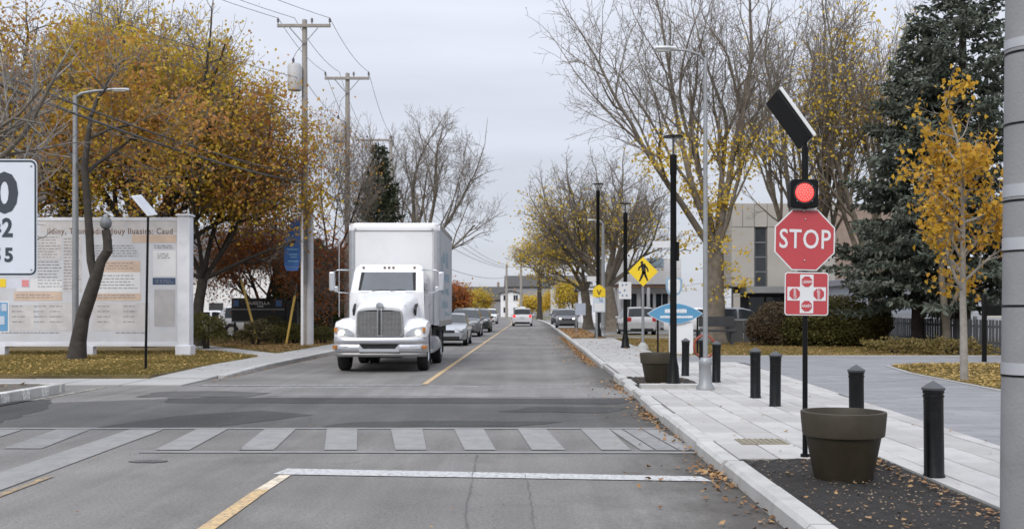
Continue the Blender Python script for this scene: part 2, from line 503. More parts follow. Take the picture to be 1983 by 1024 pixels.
# pale worn band of the far crossing
mark('far_crosswalk', [(-7.0, 19.1), (-2.0, 19.15), (1.9, 18.75), (1.92, 21.0), (-2.1, 21.75), (-7.1, 21.6)], m_asph_l, 0.004, 0.04)
mark('crosswalk_line', [(-7.0, 21.75), (-2.35, 21.85), (-2.35, 22.12), (-7.0, 22.02)], m_white_o)
mark('crosswalk_line', [(-2.2, 21.7), (1.9, 20.95), (1.9, 21.1), (-2.2, 21.88)], m_white_o)
mark('crosswalk_line', [(-5.2, 21.2), (-3.6, 21.25), (-3.6, 21.45), (-5.2, 21.4)], m_white_o)
# near crosswalk: light blocks between two edge lines
tops = [(380, 440), (512, 572), (633, 692), (757, 818), (880, 937), (1003, 1058), (1125, 1180)]
bots = [(300, 367), (462, 530), (628, 691), (766, 826), (900, 960), (1030, 1095), (1165, 1222)]
for (a, b), (c, d) in zip(tops, bots):
    q = [g(a, 831.5), g(b, 831.5), g(d, 871.5), g(c, 871.5)]
    mark('crosswalk_block', q, m_block)
for (x0, x1) in ((-6.35, -5.9), (-7.25, -6.8), (-8.15, -7.7), (-9.0, -8.6)):
    mark('crosswalk_block', [(x0, 13.8), (x1, 13.8), (x1 + 0.25, 11.9), (x0 + 0.25, 11.9)], m_block2)
for k, (x0, x1) in enumerate(((1.245, 1.40), (1.42, 1.66), (1.68, 1.90))):
    mark('crosswalk_block', [(x0 - 0.2, 13.8), (x1 - 0.2, 13.8), (x1, 11.75), (x0, 11.75)], m_block if k != 1 else m_block2)
mark('crosswalk_line', [(-9, 13.84), (1.72, 13.84), (1.72, 14.0), (-9, 14.0)], m_block2)
mark('crosswalk_line', [(-4.4, 11.55), (1.9, 11.5), (1.9, 11.63), (-4.4, 11.68)], m_block2)
strip('stop_line', 0, 0, 1, 2, m_white_p) if False else None
mark('stop_line', [(-2.52, 10.04), (1.68, 9.62), (1.62, 9.90), (-2.46, 10.40)], m_white_p)
# centre lines, edge band
mark('centre_line', [(-2.375, 2), (-2.225, 2), (-2.335, 9.2), (-2.46, 9.2)], m_yellow_p)
mark('centre_line', [(-2.455, 9.2), (-2.335, 9.2), (-2.33, 10.0), (-2.44, 10.0)], worn_paint('cream_road_paint', (0.60, 0.52, 0.40), 0.3))
strip('centre_line', -2.37, -2.25, 22.2, 300, m_yellow_p)
mark('edge_band', [(-4.9, 3), (-4.42, 3), (-4.92, 13.8), (-5.38, 13.8)], m_block)
mark('edge_line', [(-4.42, 3), (-4.33, 3), (-4.58, 9.9), (-4.66, 9.9)], m_yellow_o)
mark('edge_line', [(-8.86, 12), (-8.78, 12), (-8.78, 21.3), (-8.86, 21.3)], worn_paint('beige_road_paint', (0.42, 0.38, 0.30), 0.5))
# long cracks and a round cover
m_crack = M('crack_filler', (0.095, 0.093, 0.09), 0.9, var=0.3, scale=10)
def crack(pts, w=0.012):
    rng = random.Random(len(pts) * 13 + int(pts[0][0] * 100)); P = []
    for i in range(len(pts) - 1):
        a, b = Vector(pts[i]), Vector(pts[i + 1]); n = max(2, int((b - a).length / 0.12))
        for k in range(n):
            p = a.lerp(b, k / n); P.append((p.x + rng.uniform(-.012, .012), p.y + rng.uniform(-.012, .012)))
    P.append(pts[-1]); mb = MB(); rows = []
    for i, p in enumerate(P):
        d = Vector(P[min(i + 1, len(P) - 1)]) - Vector(P[max(i - 1, 0)]); n_ = Vector((-d.y, d.x)).normalized() * w * rng.uniform(0.4, 1.0) / 2
        rows.append([(p[0] + n_.x, p[1] + n_.y, 0.0125), (p[0] - n_.x, p[1] - n_.y, 0.0125)])
    mb.grid(rows); return mb.build('crack', m_crack, road)
crack([g(905, 1050), g(903, 985), g(915, 925), g(925, 880)], 0.010)
crack([g(1040, 1050), g(1025, 960), g(1018, 920)], 0.008)
crack([g(903, 990), g(960, 975), g(1100, 982)], 0.006)
crack([(-9, 14.03), (-4, 14.04), (1.8, 14.02)], 0.03)
crack([(-3.2, 14.2), (-1.5, 15.3), (0.6, 15.0), (1.7, 15.6)], 0.014)
crack([(-7.2, 16.8), (-5.6, 17.6), (-4.6, 17.5)], 0.016)
MB().prism(jitter_poly([(-4.05 + .20 * math.cos(k * .52), 10.9 + .10 * math.sin(k * .52)) for k in range(12)], .1, .02), .006, .0085).build('asphalt_patch', m_asph_d, road)

# ---- right kerb: stones laid end to end, a flush gap where the ramp is
kerb = thing('kerb', 'pale concrete kerb stones edging the pavement on the stop sign side', 'kerb'); kerb['kind'] = 'structure'
rng = random.Random(3)
def kerb_run(par, x, Ya, Yb, w, h, L=1.5, sgn=1):
    Y = Ya
    while Y < Yb - 0.2:
        l = min(L, Yb - Y)
        prof = [(0, -0.05), (w, -0.05), (w, h), (0.035, h), (0, h - 0.035)]
        mb = MB()
        r0 = [(x + sgn * p[0] + bend(Y), Y + 0.006, p[1]) for p in prof]; r1 = [(x + sgn * p[0] + bend(Y + l), Y + l - 0.006, p[1]) for p in prof]
        mb.add(r0 + r1, [(4, 3, 2, 1, 0), (5, 6, 7, 8, 9)] + [(i, (i + 1) % 5, 5 + (i + 1) % 5, 5 + i) for i in range(5)])
        o = mb.build('kerb_stone', m_kerb, par)
        o.location = (rng.uniform(-.014, .014), 0, rng.uniform(-.012, .008)); o.rotation_euler = (0, 0, R(rng.uniform(-.15, .15))) if Y < 30 else (0, 0, 0); Y += l
kerb_run(kerb, 1.86, 2.5, 23.6, 0.18, 0.145)
kerb_run(kerb, 1.90, 28.4, 84, 0.16, 0.14, 2.4)
kerb_run(kerb, 1.90, 84, 168, 0.30, 0.08, 4.0)

# ---- pale paver pavement on the right
def bx(Y): return 5.08 + (Y - 11.3) * 0.050                 # its border with the cycle path
pave = sheet('pavement', [(2.04, 1.0), (bx(1), 1.0), (bx(29), 29.0), (2.04, 29.0)], 0.095, m_bed, depth=0.12)
struct(pave, 'pale paver pavement between the kerb and the blue grey path', 'pavement')
BED1 = (2.04, 3.43, 0.0, 10.25); BED2 = (2.04, 3.30, 19.75, 22.6)
def inbed(x0, x1, y0, y1):
    for b in (BED1, BED2):
        if x1 > b[0] + .02 and x0 < b[1] - .02 and y1 > b[2] + .02 and y0 < b[3] - .02: return True
    return False
slab_cache = {}
def slab(x0, x1, y0, y1, x1b=None):
    gap = 0.007
    x1b = x1 if x1b is None else x1b
    key = (round(x1 - x0, 3), round(x1b - x0, 3), round(y1 - y0, 3), rng.random() < 0.35)
    if key not in slab_cache:
        pts = [(gap, gap), (x1 - x0 - gap, gap), (x1b - x0 - gap, y1 - y0 - gap), (gap, y1 - y0 - gap)]
        c = 0.006
        mb = MB()
        cx = sum(p[0] for p in pts) / 4; cy = sum(p[1] for p in pts) / 4
        ins = [(p[0] + (c if p[0] < cx else -c), p[1] + (c if p[1] < cy else -c)) for p in pts]
        vs = [(p[0], p[1], 0.05) for p in pts] + [(p[0], p[1], 0.126) for p in pts] + [(p[0], p[1], 0.131) for p in ins]
        fs = [(8, 9, 10, 11)] + [(i, (i + 1) % 4, 4 + (i + 1) % 4, 4 + i) for i in range(4)] + [(4 + i, 4 + (i + 1) % 4, 8 + (i + 1) % 4, 8 + i) for i in range(4)]
        mb.add(vs, fs); slab_cache[key] = mb.mesh('paver_slab', m_slab2 if key[3] else m_slab)
    o = bpy.data.objects.new('paver_slab', slab_cache[key]); C.objects.link(o); o.parent = pave
    o.location = (x0, y0, rng.uniform(-.0025, .0025))
    o.rotation_euler = (rng.uniform(-.0015, .0015), rng.uniform(-.0015, .0015), 0)
ncol = 9; cw = 0.41
for c_ in range(ncol):
    x0 = 2.05 + c_ * cw
    if c_ == 0: x0 = 2.05
    y = 5.0 + (0.55 if c_ % 2 else 0.0)
    # the beds' edges cut the columns that reach them
    while y < 28.9:
        y1 = y + 1.1
        x1 = x0 + cw
        if c_ in (0, 1, 2, 3):
            for cut in (BED1[3], BED2[2], BED2[3]):
                if c_ == 3 and cut != BED1[3]: continue
                if y < cut - 0.05 < y1 - 0.1: y1 = cut if cut - y > 0.12 else y1
        if not inbed(x0 + (0.2 if c_ == 3 else 0), x1, y, y1) or (c_ == 3 and False):
            xa, xb = min(x1, bx(y)), min(x1, bx(y1))
            xs0 = x0
            if c_ == 3 and y < BED1[3] - 0.02: xs0 = BED1[1] + 0.02
            if xa - xs0 > 0.06: slab(xs0, xa, y, y1, xb)
        elif c_ == 3 and y < BED1[3]:
            slab(BED1[1] + 0.02, x1, y, y1)
        y = y1
# tactile plate let into the pavers
gp = thing('tactile_plate', 'small tan ribbed plate set in pale pavers by crosswalk', 'ground plate', (2.34, 11.25, 0.13))
mb = MB().box((0.22, 0.26, 0.005), (0.52, 0.44, 0.012)); mb.build('plate', M('tan_plate', (0.21, 0.185, 0.135), 0.8, var=0.25, scale=9), gp, bevel=0.003)
for i in range(8):
    MB().box((-0.0 + i * 0.063, 0.26, 0.014), (0.022, 0.38, 0.008)).build('rib', M('tan_plate'), gp)

# ---- planting beds
def bed(name, x0, x1, y0, y1, label, chips):
    nx, ny = int((x1 - x0) / 0.06), int((y1 - y0) / 0.06)
    r = np.random.default_rng(int(x1 * 100)); Z = r.uniform(-0.012, 0.014, (ny + 1, nx + 1))
    X, Yv = np.meshgrid(np.linspace(x0, x1, nx + 1), np.linspace(y0, y1, ny + 1))
    Zb = 0.128 + Z * .8 + 0.015 * np.sin(X * 3.1 + 1) * np.sin(Yv * 1.7)
    Zb[0, :] -= .02; Zb[:, 0] -= 0.01
    v = np.stack([X, Yv, Zb], -1).reshape(-1, 3)
    i = np.arange(ny)[:, None] * (nx + 1) + np.arange(nx)[None]
    f = np.stack([i, i + 1, i + nx + 2, i + nx + 1], -1).reshape(-1, 4)
    o = np_obj(name, v, f, m_soil, None, True)
    struct(o, label, 'planting bed')
bed('mulch_bed', 2.04, 3.44, 2.0, 10.27, 'dark mulch bed holding the stop sign post and large pot', 1)
bed('mulch_bed', 2.04, 3.31, 19.74, 22.6, 'small dark mulch bed around the black lamp post footing', 1)
for nm, pts, h, lab in (('bed_edging', [(2.05, 19.42), (3.36, 19.42), (3.36, 19.72), (2.05, 19.72)], 0.20, 'low concrete edging in front of the small mulch bed'),
                        ('bed_edging', [(3.43, 2.0), (3.475, 2.0), (3.475, 10.32), (3.43, 10.32)], 0.139, 'thin dark edging between near mulch bed and pavers')):
    mb = MB().prism(pts, 0.05, h); o = mb.build(nm, m_kerb if h > .15 else M('edge_strip', (0.12, 0.12, 0.11), 0.9, var=.3), None, bevel=0.006); struct(o, lab, 'edging')

# ---- blue grey path and driveway, lawns, far pavements
path = sheet('path', [(bx(1) + .01, 1), (8.2, 1), (8.5, 18.7), (8.75, 24), (9.3, 27.2), (10.5, 28.2), (32, 29.4), (32, 32.6), (4.3, 32.6), (4.3, 29.02), (bx(29) + .01, 29.02)], 0.122, m_path, depth=0.15)
struct(path, 'blue grey block paved path curving off to the right', 'path')
edg = sheet('path_edging', [(4.3, 32.62), (32, 32.62), (32, 33.05), (4.3, 33.05)], 0.15, m_conc, depth=0.2)
struct(edg, 'pale concrete edging along the far side of the path', 'edging')
edge2 = MB()
for (xa, ya), (xb, yb) in zip([(8.2, 1), (8.5, 18.7), (8.75, 24), (9.3, 27.2)], [(8.5, 18.7), (8.75, 24), (9.3, 27.2), (10.5, 28.2)]):
    edge2.prism([(xa, ya), (xa + .10, ya), (xb + .10, yb), (xb, yb)], 0.0, 0.142)
struct(edge2.build('path_edging', m_conc), 'thin pale edging between the path and leaf covered lawn', 'edging')

lawns = {
 'a': ([(8.62, 1), (40, 1), (40, 29.1), (10.6, 28.15), (9.4, 27.1), (8.85, 24), (8.6, 18.7)], 0.13, 'leaf covered lawn around the slim pale trunked tree'),
 'b': ([(4.3, 33.06), (40, 33.06), (40, 53), (4.3, 53)], 0.13, 'lawn with fallen leaves around the big clipped bush'),
 'c': ([(2.08, 54), (3.9, 54), (3.9, 82), (2.08, 82)], 0.12, 'leaf strewn verge beside the far kerb'),
 'c2': ([(4.0, 58.5), (8.5, 58.5), (8.5, 61), (4.0, 61)], 0.12, 'narrow strip of lawn before the parked silver minivan'),
 'd': ([(-70, 23.55), (-8.72, 23.55), (-8.72, 33.0), (-14.6, 42.4), (-70, 42.4)], 0.11, 'mown lawn in front of the printed billboard'),
 'e': ([(-8.72, 35.3), (-8.72, 120), (-70, 120), (-70, 42.6), (-16.2, 42.6), (-14.4, 44.6)], 0.11, 'lawn behind the curving footpath with clipped shrubs'),
}
lawn_o = {}
for k, (pts, z, lab) in lawns.items():
    o = sheet('lawn', pts, z, m_lawn, depth=0.15); struct(o, lab, 'lawn'); lawn_o[k] = o
fp = sheet('footpath', [(-8.72, 33.02), (-8.72, 35.28), (-14.4, 44.58), (-16.2, 42.58), (-14.58, 42.38)], 0.118, m_conc, depth=0.15)
struct(fp, 'pale concrete footpath crossing the lawn behind the billboard', 'footpath')
drv = sheet('driveway', [(3.9, 53.02), (40, 53.02), (40, 58.4), (3.9, 58.4)], 0.10, m_asph_l, depth=0.15)
struct(drv, 'pale asphalt driveway crossing between the two lawns', 'driveway')
pk = sheet('parking_lot', [(2.1, 82.1), (4.0, 82.1), (4.0, 61.1), (60, 61.1), (60, 170), (2.1, 170)], 0.02, m_asph_l, depth=0.07)
struct(pk, 'asphalt parking area beside the far trees', 'parking lot')

# ---- concrete slab pavements
def slab_row(par, quads, mat):
    for q in quads:
        cx = sum(p[0] for p in q) / 4; cy = sum(p[1] for p in q) / 4; mb = MB()
        pts = [(cx + (p[0] - cx) * 0.985, cy + (p[1] - cy) * 0.985, p[2] + rng.uniform(-.004, .004)) for p in q]
        mb.add([(p[0], p[1], p[2] - 0.12) for p in pts] + pts, [(4, 5, 6, 7)] + [(i, (i + 1) % 4, 4 + (i + 1) % 4, 4 + i) for i in range(4)])
        mb.build('concrete_slab', mat, par)
sw = thing('sidewalk', 'plain concrete slab sidewalk leading past the black lamp posts', 'sidewalk'); sw['kind'] = 'structure'
Q = []
Y = 29.05
while Y < 54:
    Q.append([(2.07, Y, .135), (4.24, Y, .135), (4.24, Y + 1.6, .135), (2.07, Y + 1.6, .135)]) if Y < 52.3 else None
    Y += 1.6
slab_row(sw, Q, m_conc)
ramp = sheet('ramp', [(1.96, 23.6), (2.045, 23.6), (2.045, 28.4), (1.96, 28.4)], 0.09, m_conc, depth=0.1)
struct(ramp, 'short concrete ramp where the kerb is dropped', 'ramp')
sl = thing('sidewalk', 'concrete slab sidewalk following the lawn on the truck side', 'sidewalk'); sl['kind'] = 'structure'
def zl(Y): return 0.035 + 0.085 * min(1, max(0, (Y - 22.5) / 5))
Q = []
Y = 23.5
while Y < 112:
    Q.append([(-8.70, Y, zl(Y)), (-7.36, Y, zl(Y)), (-7.36, Y + 1.5, zl(Y + 1.5)), (-8.70, Y + 1.5, zl(Y + 1.5))]); Y += 1.5
X = -7.36
while X > -34:
    Q.append([(X - 1.3, 21.7, .03), (X, 21.7, .03), (X, 23.5, .04), (X - 1.3, 23.5, .04)]); X -= 1.3
slab_row(sl, Q, m_conc)
kl = thing('kerb', 'low concrete kerb stones below the truck side sidewalk', 'kerb'); kl['kind'] = 'structure'
Y = 24.2
while Y < 112:
    h0, h1 = zl(Y) + .008, zl(Y + 2) + .008; mb = MB()
    a = [(-7.36, Y + .006, -.05), (-7.20, Y + .006, -.05), (-7.20, Y + .006, h0 - .02), (-7.225, Y + .006, h0), (-7.36, Y + .006, h0)]
    b = [(p[0], Y + 1.994, (p[2] - h0 + h1) if p[2] > 0 else p[2]) for p in a]
    mb.add(a + b, [(4, 3, 2, 1, 0), (5, 6, 7, 8, 9)] + [(i, (i + 1) % 5, 5 + (i + 1) % 5, 5 + i) for i in range(5)])
    mb.build('kerb_stone', m_kerb, kl); Y += 2

# ---- traffic island at the left with a patchily painted kerb
isl = thing('traffic_island', 'raised traffic island with soil and patchy white painted kerb', 'traffic island', (0, 0, 0))
MB().prism([(-14, 10), (-9.22, 10), (-9.25, 19.7), (-9.6, 20.1), (-14, 20.2)], -0.03, 0.165).build('soil', M('dark_soil', (0.10, 0.09, 0.075), .95, var=.3, scale=6, bump=.6), isl)
yy = 10.0; k = 0
m_kw = worn_paint('kerb_white', (0.62, 0.62, 0.6), 0.35, under=(0.28, 0.27, 0.24), scale=14)
while yy < 19.7:
    l = 0.30 if k % 2 else 0.42
    MB().box((-9.13, yy + l / 2, 0.085), (0.17, l - 0.006, 0.19)).build('kerb_block', m_kw if k % 2 else m_kerb, isl, bevel=0.015); yy += l; k += 1
MB().box((-11.5, 20.18, 0.08), (4.7, 0.15, 0.18)).build('kerb_block', m_kerb, isl, bevel=0.015)
# ================================================================ BUILDINGS
m_panel = M('concrete_panel', (0.37, 0.345, 0.31), 0.85, var=0.08, scale=0.6, bump=.1, dirt=.25, dirtcol=(.24, .23, .21), dscale=.5)
m_brown = M('brown_brick', (0.27, 0.205, 0.165), 0.9, var=0.15, scale=2.5, bump=.2, bscale=18)
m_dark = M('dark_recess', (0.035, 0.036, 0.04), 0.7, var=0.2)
m_win = glass_mat('window_glass', (0.03, 0.036, 0.042))
m_whiteb = M('white_render', (0.76, 0.76, 0.77), 0.8, var=0.06, scale=.8, dirt=.2, dirtcol=(.45, .44, .43), dscale=.6)
m_roofd = M('dark_shingle', (0.07, 0.067, 0.066), 0.9, var=.25, scale=3)
m_metal = M('galvanised', (0.27, 0.28, 0.29), 0.5, 0.35, var=0.12, scale=6, bump=.03)
m_frame = M('window_frame_paint', (0.16, 0.16, 0.17), .5)

# -- concrete office block behind the bush
ob = thing('office_building', 'flat roofed concrete office block with tall dark window strip', 'building', (13.6, 70, 0))
W = 7.1
MB().span((0.35, 0.6, 3.3), (W + 6.5, 12, 8.75)).build('wall', m_panel, ob)
xs = [0.0, 0.75, 1.55, 2.43, 4.2, 5.9, W]
for i in range(len(xs) - 1):                                   # upper row of panels
    MB().span((xs[i] + .012, 0.30, 7.25), (xs[i + 1] - .012, 0.6, 8.85)).build('wall_panel', m_panel, ob, bevel=.015)
for a, b in ((0.0, 1.55), (2.43, 4.2), (4.2, 5.9), (5.9, W)):
    MB().span((a + .012, 0.32, 3.2), (b - .012, 0.6, 7.225)).build('wall_panel', m_panel, ob, bevel=.015)
wv = MB().span((1.57, 0.48, 3.2), (2.41, 0.58, 7.22)).build('window', m_win, ob)
for z in (4.2, 5.2, 6.2): MB().span((1.57, 0.44, z - .04), (2.41, 0.48, z + .04)).build('mullion', m_frame, wv)
for x in (1.60, 2.38): MB().span((x - .03, 0.43, 3.2), (x + .03, 0.48, 7.22)).build('mullion', m_frame, wv)
MB().span((W + .02, 0.36, 3.2), (W + 6.5, 0.58, 8.8)).build('brick_wall', m_brown, ob)
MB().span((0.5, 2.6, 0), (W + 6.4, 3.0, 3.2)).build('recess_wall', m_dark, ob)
MB().span((1.0, 0.1, 2.75), (W + 6.4, 2.6, 3.19)).build('canopy', M('canopy_grey', (.22, .22, .22), .7), ob, bevel=.02)
for x in (0.2, 4.6, 8.2): MB().span((x, 0.5, 0), (x + .42, 0.95, 2.74)).build('column', m_panel, ob, bevel=.02)
for i in range(3):
    x = 1.6 + i * 1.25
    d = MB().span((x, 2.5, 0.05), (x + 1.1, 2.59, 2.5)).build('door', m_win, ob)
    MB().span((x + .5, 2.44, 1.0), (x + .54, 2.5, 1.6)).build('handle', m_metal, d)

# -- white kiosk-like building with deep fascia behind the silver minivan
kb = thing('white_building', 'white low building with deep fascia above parked silver minivan', 'building', (6.55, 82, 0))
MB().span((0.1, 0.9, 0), (4.9, 9, 3.4)).build('wall', m_whiteb, kb)
MB().span((0.0, 0, 3.62), (5.3, 9.4, 5.75)).build('fascia', m_whiteb, kb, bevel=.04)
MB().span((0.15, .12, 3.38), (5.15, 9.2, 3.60)).build('soffit', M('brown_soffit', (.28, .17, .12), .8), kb)
pl = MB().span((2.6, -.05, 5.0), (3.9, -.01, 5.7)).build('sign_panel', M('sign_blue_grey', (.30, .40, .48), .6), kb)
for x in (0.25, 2.6, 4.6): MB().span((x, .1, 0), (x + .24, .34, 3.38)).build('column', m_whiteb, kb, bevel=.02)
for x in (0.9, 2.2, 3.4):
    w_ = MB().span((x, .84, 1.0), (x + .95, .92, 2.9)).build('window', m_win, kb)
    MB().span((x + .45, .80, 1.0), (x + .5, .84, 2.9)).build('mullion', m_whiteb, w_)

# -- long pale low building behind the fence
lb = thing('low_building', 'long pale grey low building behind dark picket fence', 'building', (19.5, 61, 0))
MB().span((0, 0.2, 0), (16, 9, 3.1)).build('wall', M('pale_siding', (.44, .46, .50), .8, var=.06), lb)
MB().span((-.3, -.2, 3.1), (16.3, 9.3, 3.5)).build('roof', M('grey_roof', (.3, .31, .33), .8), lb, bevel=.03)
MB().span((-.2, -.35, 0), (16, .0, 1.45)).build('plinth', M('plinth_grey', (.36, .37, .40), .85), lb, bevel=.02)
for i in range(6):
    x = 1.0 + i * 2.4
    w_ = MB().span((x, .12, 1.7), (x + 1.0, .19, 2.7)).build('window', m_win, lb)
    MB().span((x + .47, .08, 1.7), (x + .53, .12, 2.7)).build('mullion', m_whiteb, w_)

# -- far houses closing the street
def house(label, x, Y, w, d, h, rh, wall, roof=m_roofd, nwin=3, ridge_x=True, door=True):
    t = thing('house', label, 'house', (x, Y, 0))
    MB().span((-w / 2, 0, 0), (w / 2, d, h)).build('wall', wall, t)
    e = 0.5; mb = MB()
    if ridge_x:
        mb.prism([(-e, h - .15), (d / 2, h + rh), (d + e, h - .15), (d + e, h - .3), (d / 2, h + rh - .2), (-e, h - .3)], -w / 2 - e, w / 2 + e, 'yz')
        rf = mb.build('roof', roof, t)
        MB().prism([(0, h - .01), (d / 2, h + rh - .25), (d, h - .01)], -w / 2 + .02, w / 2 - .02, 'yz').build('gable', wall, t)
    else:
        mb.prism([(-w / 2 - e, h - .15), (0, h + rh), (w / 2 + e, h - .15), (w / 2 + e, h - .3), (0, h + rh - .2), (-w / 2 - e, h - .3)], -e, d + e, 'xz')
        rf = mb.build('roof', roof, t)
        MB().prism([(-w / 2 + .02, h - .01), (0, h + rh - .25), (w / 2 - .02, h - .01)], .02, d - .02, 'xz').build('gable', wall, t)
    MB().box((w * .2, d * .55, h + rh * .75), (.6, .6, rh + .8)).build('chimney', m_brown, rf)
    for f in range(max(1, int(h // 2.8))):
        for i in range(nwin):
            cx = -w / 2 + w * (i + .5) / nwin
            if door and f == 0 and i == nwin // 2:
                dd = MB().span((cx - .5, -.06, 0), (cx + .5, -.005, 2.1)).build('door', m_dark, t); MB().box((cx + .35, -.09, 1.0), (.05, .06, .14)).build('handle', m_metal, dd); continue
            ww = MB().span((cx - .5, -.05, 1.0 + f * 2.8), (cx + .5, -.005, 2.2 + f * 2.8)).build('window', m_win, t)
            MB().span((cx - .6, -.12, .9 + f * 2.8), (cx + .6, -.052, .99 + f * 2.8)).build('sill', m_whiteb, ww)
            MB().span((cx - .03, -.08, 1.0 + f * 2.8), (cx + .03, -.052, 2.2 + f * 2.8)).build('mullion', m_whiteb, ww)
    return t
m_cream = M('cream_siding', (.50, .48, .45), .8); m_greyb = M('grey_siding', (.28, .28, .30), .8)
house('grey house with broad dark hipped roof at street end', -11.5, 262, 14, 10, 4.4, 3.2, m_greyb, nwin=4)
house('white gabled shed like house glimpsed under dark roofs', -4.9, 238, 4.6, 7, 5.6, .6, m_whiteb, nwin=2, ridge_x=False)
house('tall grey house with dark roof behind the yellow shrubs', 2.2, 252, 17, 9, 7.5, 2.6, m_greyb, nwin=5)
house('white house with dark window right of the slim young tree', 6.6, 176, 6.5, 8, 6.2, 1.4, m_whiteb, nwin=2)
house('white storefront block behind the bus stop sign', 8.6, 128, 5.0, 8, 4.2, .5, m_whiteb, nwin=3)
house('low white building glimpsed above the line of cars', -19, 210, 9, 8, 3.3, .8, m_whiteb, nwin=4)
house('cream house behind the russet tree and black sign', -24, 74, 11, 9, 5.2, 2.4, m_whiteb, nwin=4)
house('far white house set back behind the lawn on the left', -40, 66, 12, 9, 5.4, 2.6, m_cream, nwin=4)

# -- dark picket fence
fe = thing('picket_fence', 'dark grey picket fence of upright slats below spruces', 'fence', (0, 0, 0))
m_fence = M('fence_grey', (.085, .09, .10), .75, var=.2, scale=3)
FA, FB = Vector((15.30, 27.0)), Vector((15.65, 48.5)); n = 84
sl_me = MB().box((0, 0, .64), (.02, .17, 1.10)).mesh('slat', m_fence)
for i in range(n):
    p = FA.lerp(FB, i / (n - 1)); o = bpy.data.objects.new('slat', sl_me); C.objects.link(o); o.parent = fe
    o.location = (p.x, p.y, 0.08 + rng.uniform(-.012, .012)); o.rotation_euler = (rng.uniform(-.012, .012), 0, 0)
for z in (.45, 1.0): MB().prism([(15.33, 27), (15.37, 27), (15.72, 48.5), (15.68, 48.5)], z, z + .08).build('rail', m_fence, fe)
for i in range(8):
    p = FA.lerp(FB, i / 7); MB().box((p.x + .09, p.y, .7), (.1, .1, 1.35)).build('post', m_fence, fe, bevel=.008)

# ================================================================ BILLBOARD
bb = thing('billboard', 'long pale printed billboard on square white posts above the lawn', 'billboard', (0, 33.5, 0.0))
m_print = M('faded_print', (.56, .575, .61), .7, var=.12, scale=1.0, dirt=.35, dirtcol=(.50, .42, .36), dscale=.8)
m_post = M('white_post_paint', (.66, .67, .71), .7, var=.08, scale=2.5, dirt=.35, dirtcol=(.42, .43, .45), dscale=3)
X0, X1, Z0, Z1 = -19.4, -11.46, 0.52, 4.50
MB().span((X0, -.06, Z0), (X1, .06, Z1)).build('board', m_print, bb, bevel=.01)
MB().span((X0, -.08, Z1 - .02), (X1, .08, Z1 + .09)).build('top_rail', m_post, bb, bevel=.01)
MB().span((X0, -.085, Z0 - .10), (X1, .085, Z0 + .03)).build('bottom_rail', m_post, bb, bevel=.01)
def post(x, top=4.62, w=.40):
    p = MB().span((x - w / 2, -w / 2, 0.0), (x + w / 2, w / 2, top)).build('post', m_post, bb, bevel=.015)
    MB().span((x - w / 2 - .045, -w / 2 - .045, top), (x + w / 2 + .045, w / 2 + .045, top + .07)).build('cap', m_post, p, bevel=.02)
    MB().span((x - w / 2 - .05, -w / 2 - .05, 0), (x + w / 2 + .05, w / 2 + .05, .46)).build('plinth', m_post, p, bevel=.02)
post(-11.24)
for x in (-14.35, -17.2): MB().span((x - .17, -.14, 0), (x + .17, .14, Z0 - .1)).build('foot', m_post, bb)
m_ink = M('brown_ink', (.16, .085, .045), .7); m_ink2 = M('grey_ink', (.23, .23, .245), .7); m_peach = M('peach_print', (.60, .46, .36), .7, var=.12)
m_whitep = M('white_print', (.70, .70, .71), .7, var=.05); m_navy = M('navy_print', (.04, .07, .14), .7)
fy = -.064
text('ildiny, Thonsaiding Jouy Iluasins: Caud', .27, m_ink, bb, (-11.62, fy, 4.14), bold=.004, ext=.001, ax='RIGHT', xs=.86, sp=1.12)
def blk(name, px0, py0, px1, py1, mat, y=fy):
    Yb = 33.5
    return MB().span((gx(px0, Yb), y - .002, gz(py1, Yb)), (gx(px1, Yb), y, gz(py0, Yb))).build(name, mat, bb)
for q_ in ((80, 428, 345, 450), (76, 586, 150, 640), (180, 586, 290, 640), (76, 455, 122, 503), (126, 458, 160, 565), (0, 590, 70, 640)): blk('print_block', *q_, M('buff_print', (.55, .53, .53), .7, var=.15, scale=3), fy + .0012)
blk('print_block', 257, 455, 343, 470, m_peach); blk('print_block', 185, 505, 273, 527, m_peach); blk('print_block', 29, 565, 122, 582, m_peach)
blk('print_block', 186, 568, 274, 582, m_peach); blk('print_block', 186, 527, 273, 568, m_whitep); blk('print_block', 298, 485, 342, 535, m_whitep)
blk('print_block', 297, 538, 341, 551, m_navy); blk('print_block', 300, 560, 340, 632, M('grey_print', (.42, .41, .41), .7)); blk('print_block', 34, 540, 122, 564, m_whitep)
tr = random.Random(5)
def lines(px0, px1, py0, py1, step, size=3.0, skip=.0):
    """Rows of small print: each row a strip broken into words."""
    py = py0
    while py < py1:
        mb = MB(); x = px0; end = px1 - tr.uniform(0, .25) * (px1 - px0)
        while x < end:
            w = tr.uniform(3, 11); Yb = 33.5
            mb.span((gx(x, Yb), fy - .005, gz(py + size * .5, Yb)), (gx(min(x + w, end), Yb), fy - .003, gz(py, Yb))); x += w + 2.2
        if mb.v: mb.build('text_row', m_ink2, bb)['kind'] = 'stuff'
        py += step
lines(75, 120, 459, 500, 5.5); lines(75, 122, 506, 560, 6); lines(125, 160, 462, 560, 6); lines(33, 120, 570, 580, 5); lines(186, 272, 475, 500, 5)
lines(190, 270, 509, 524, 5); lines(190, 268, 533, 560, 6); lines(190, 270, 571, 580, 4.5); lines(300, 343, 475, 482, 4); lines(306, 332, 491, 500, 4); lines(303, 338, 542, 548, 4)
for c0 in (25, 67, 98, 190, 240): lines(c0, c0 + 26, 592, 632, 10)
lines(5, 120, 643, 644, 5); lines(225, 300, 643, 648, 5); lines(-180, -20, 465, 630, 7); lines(-60, 60, 465, 530, 7)

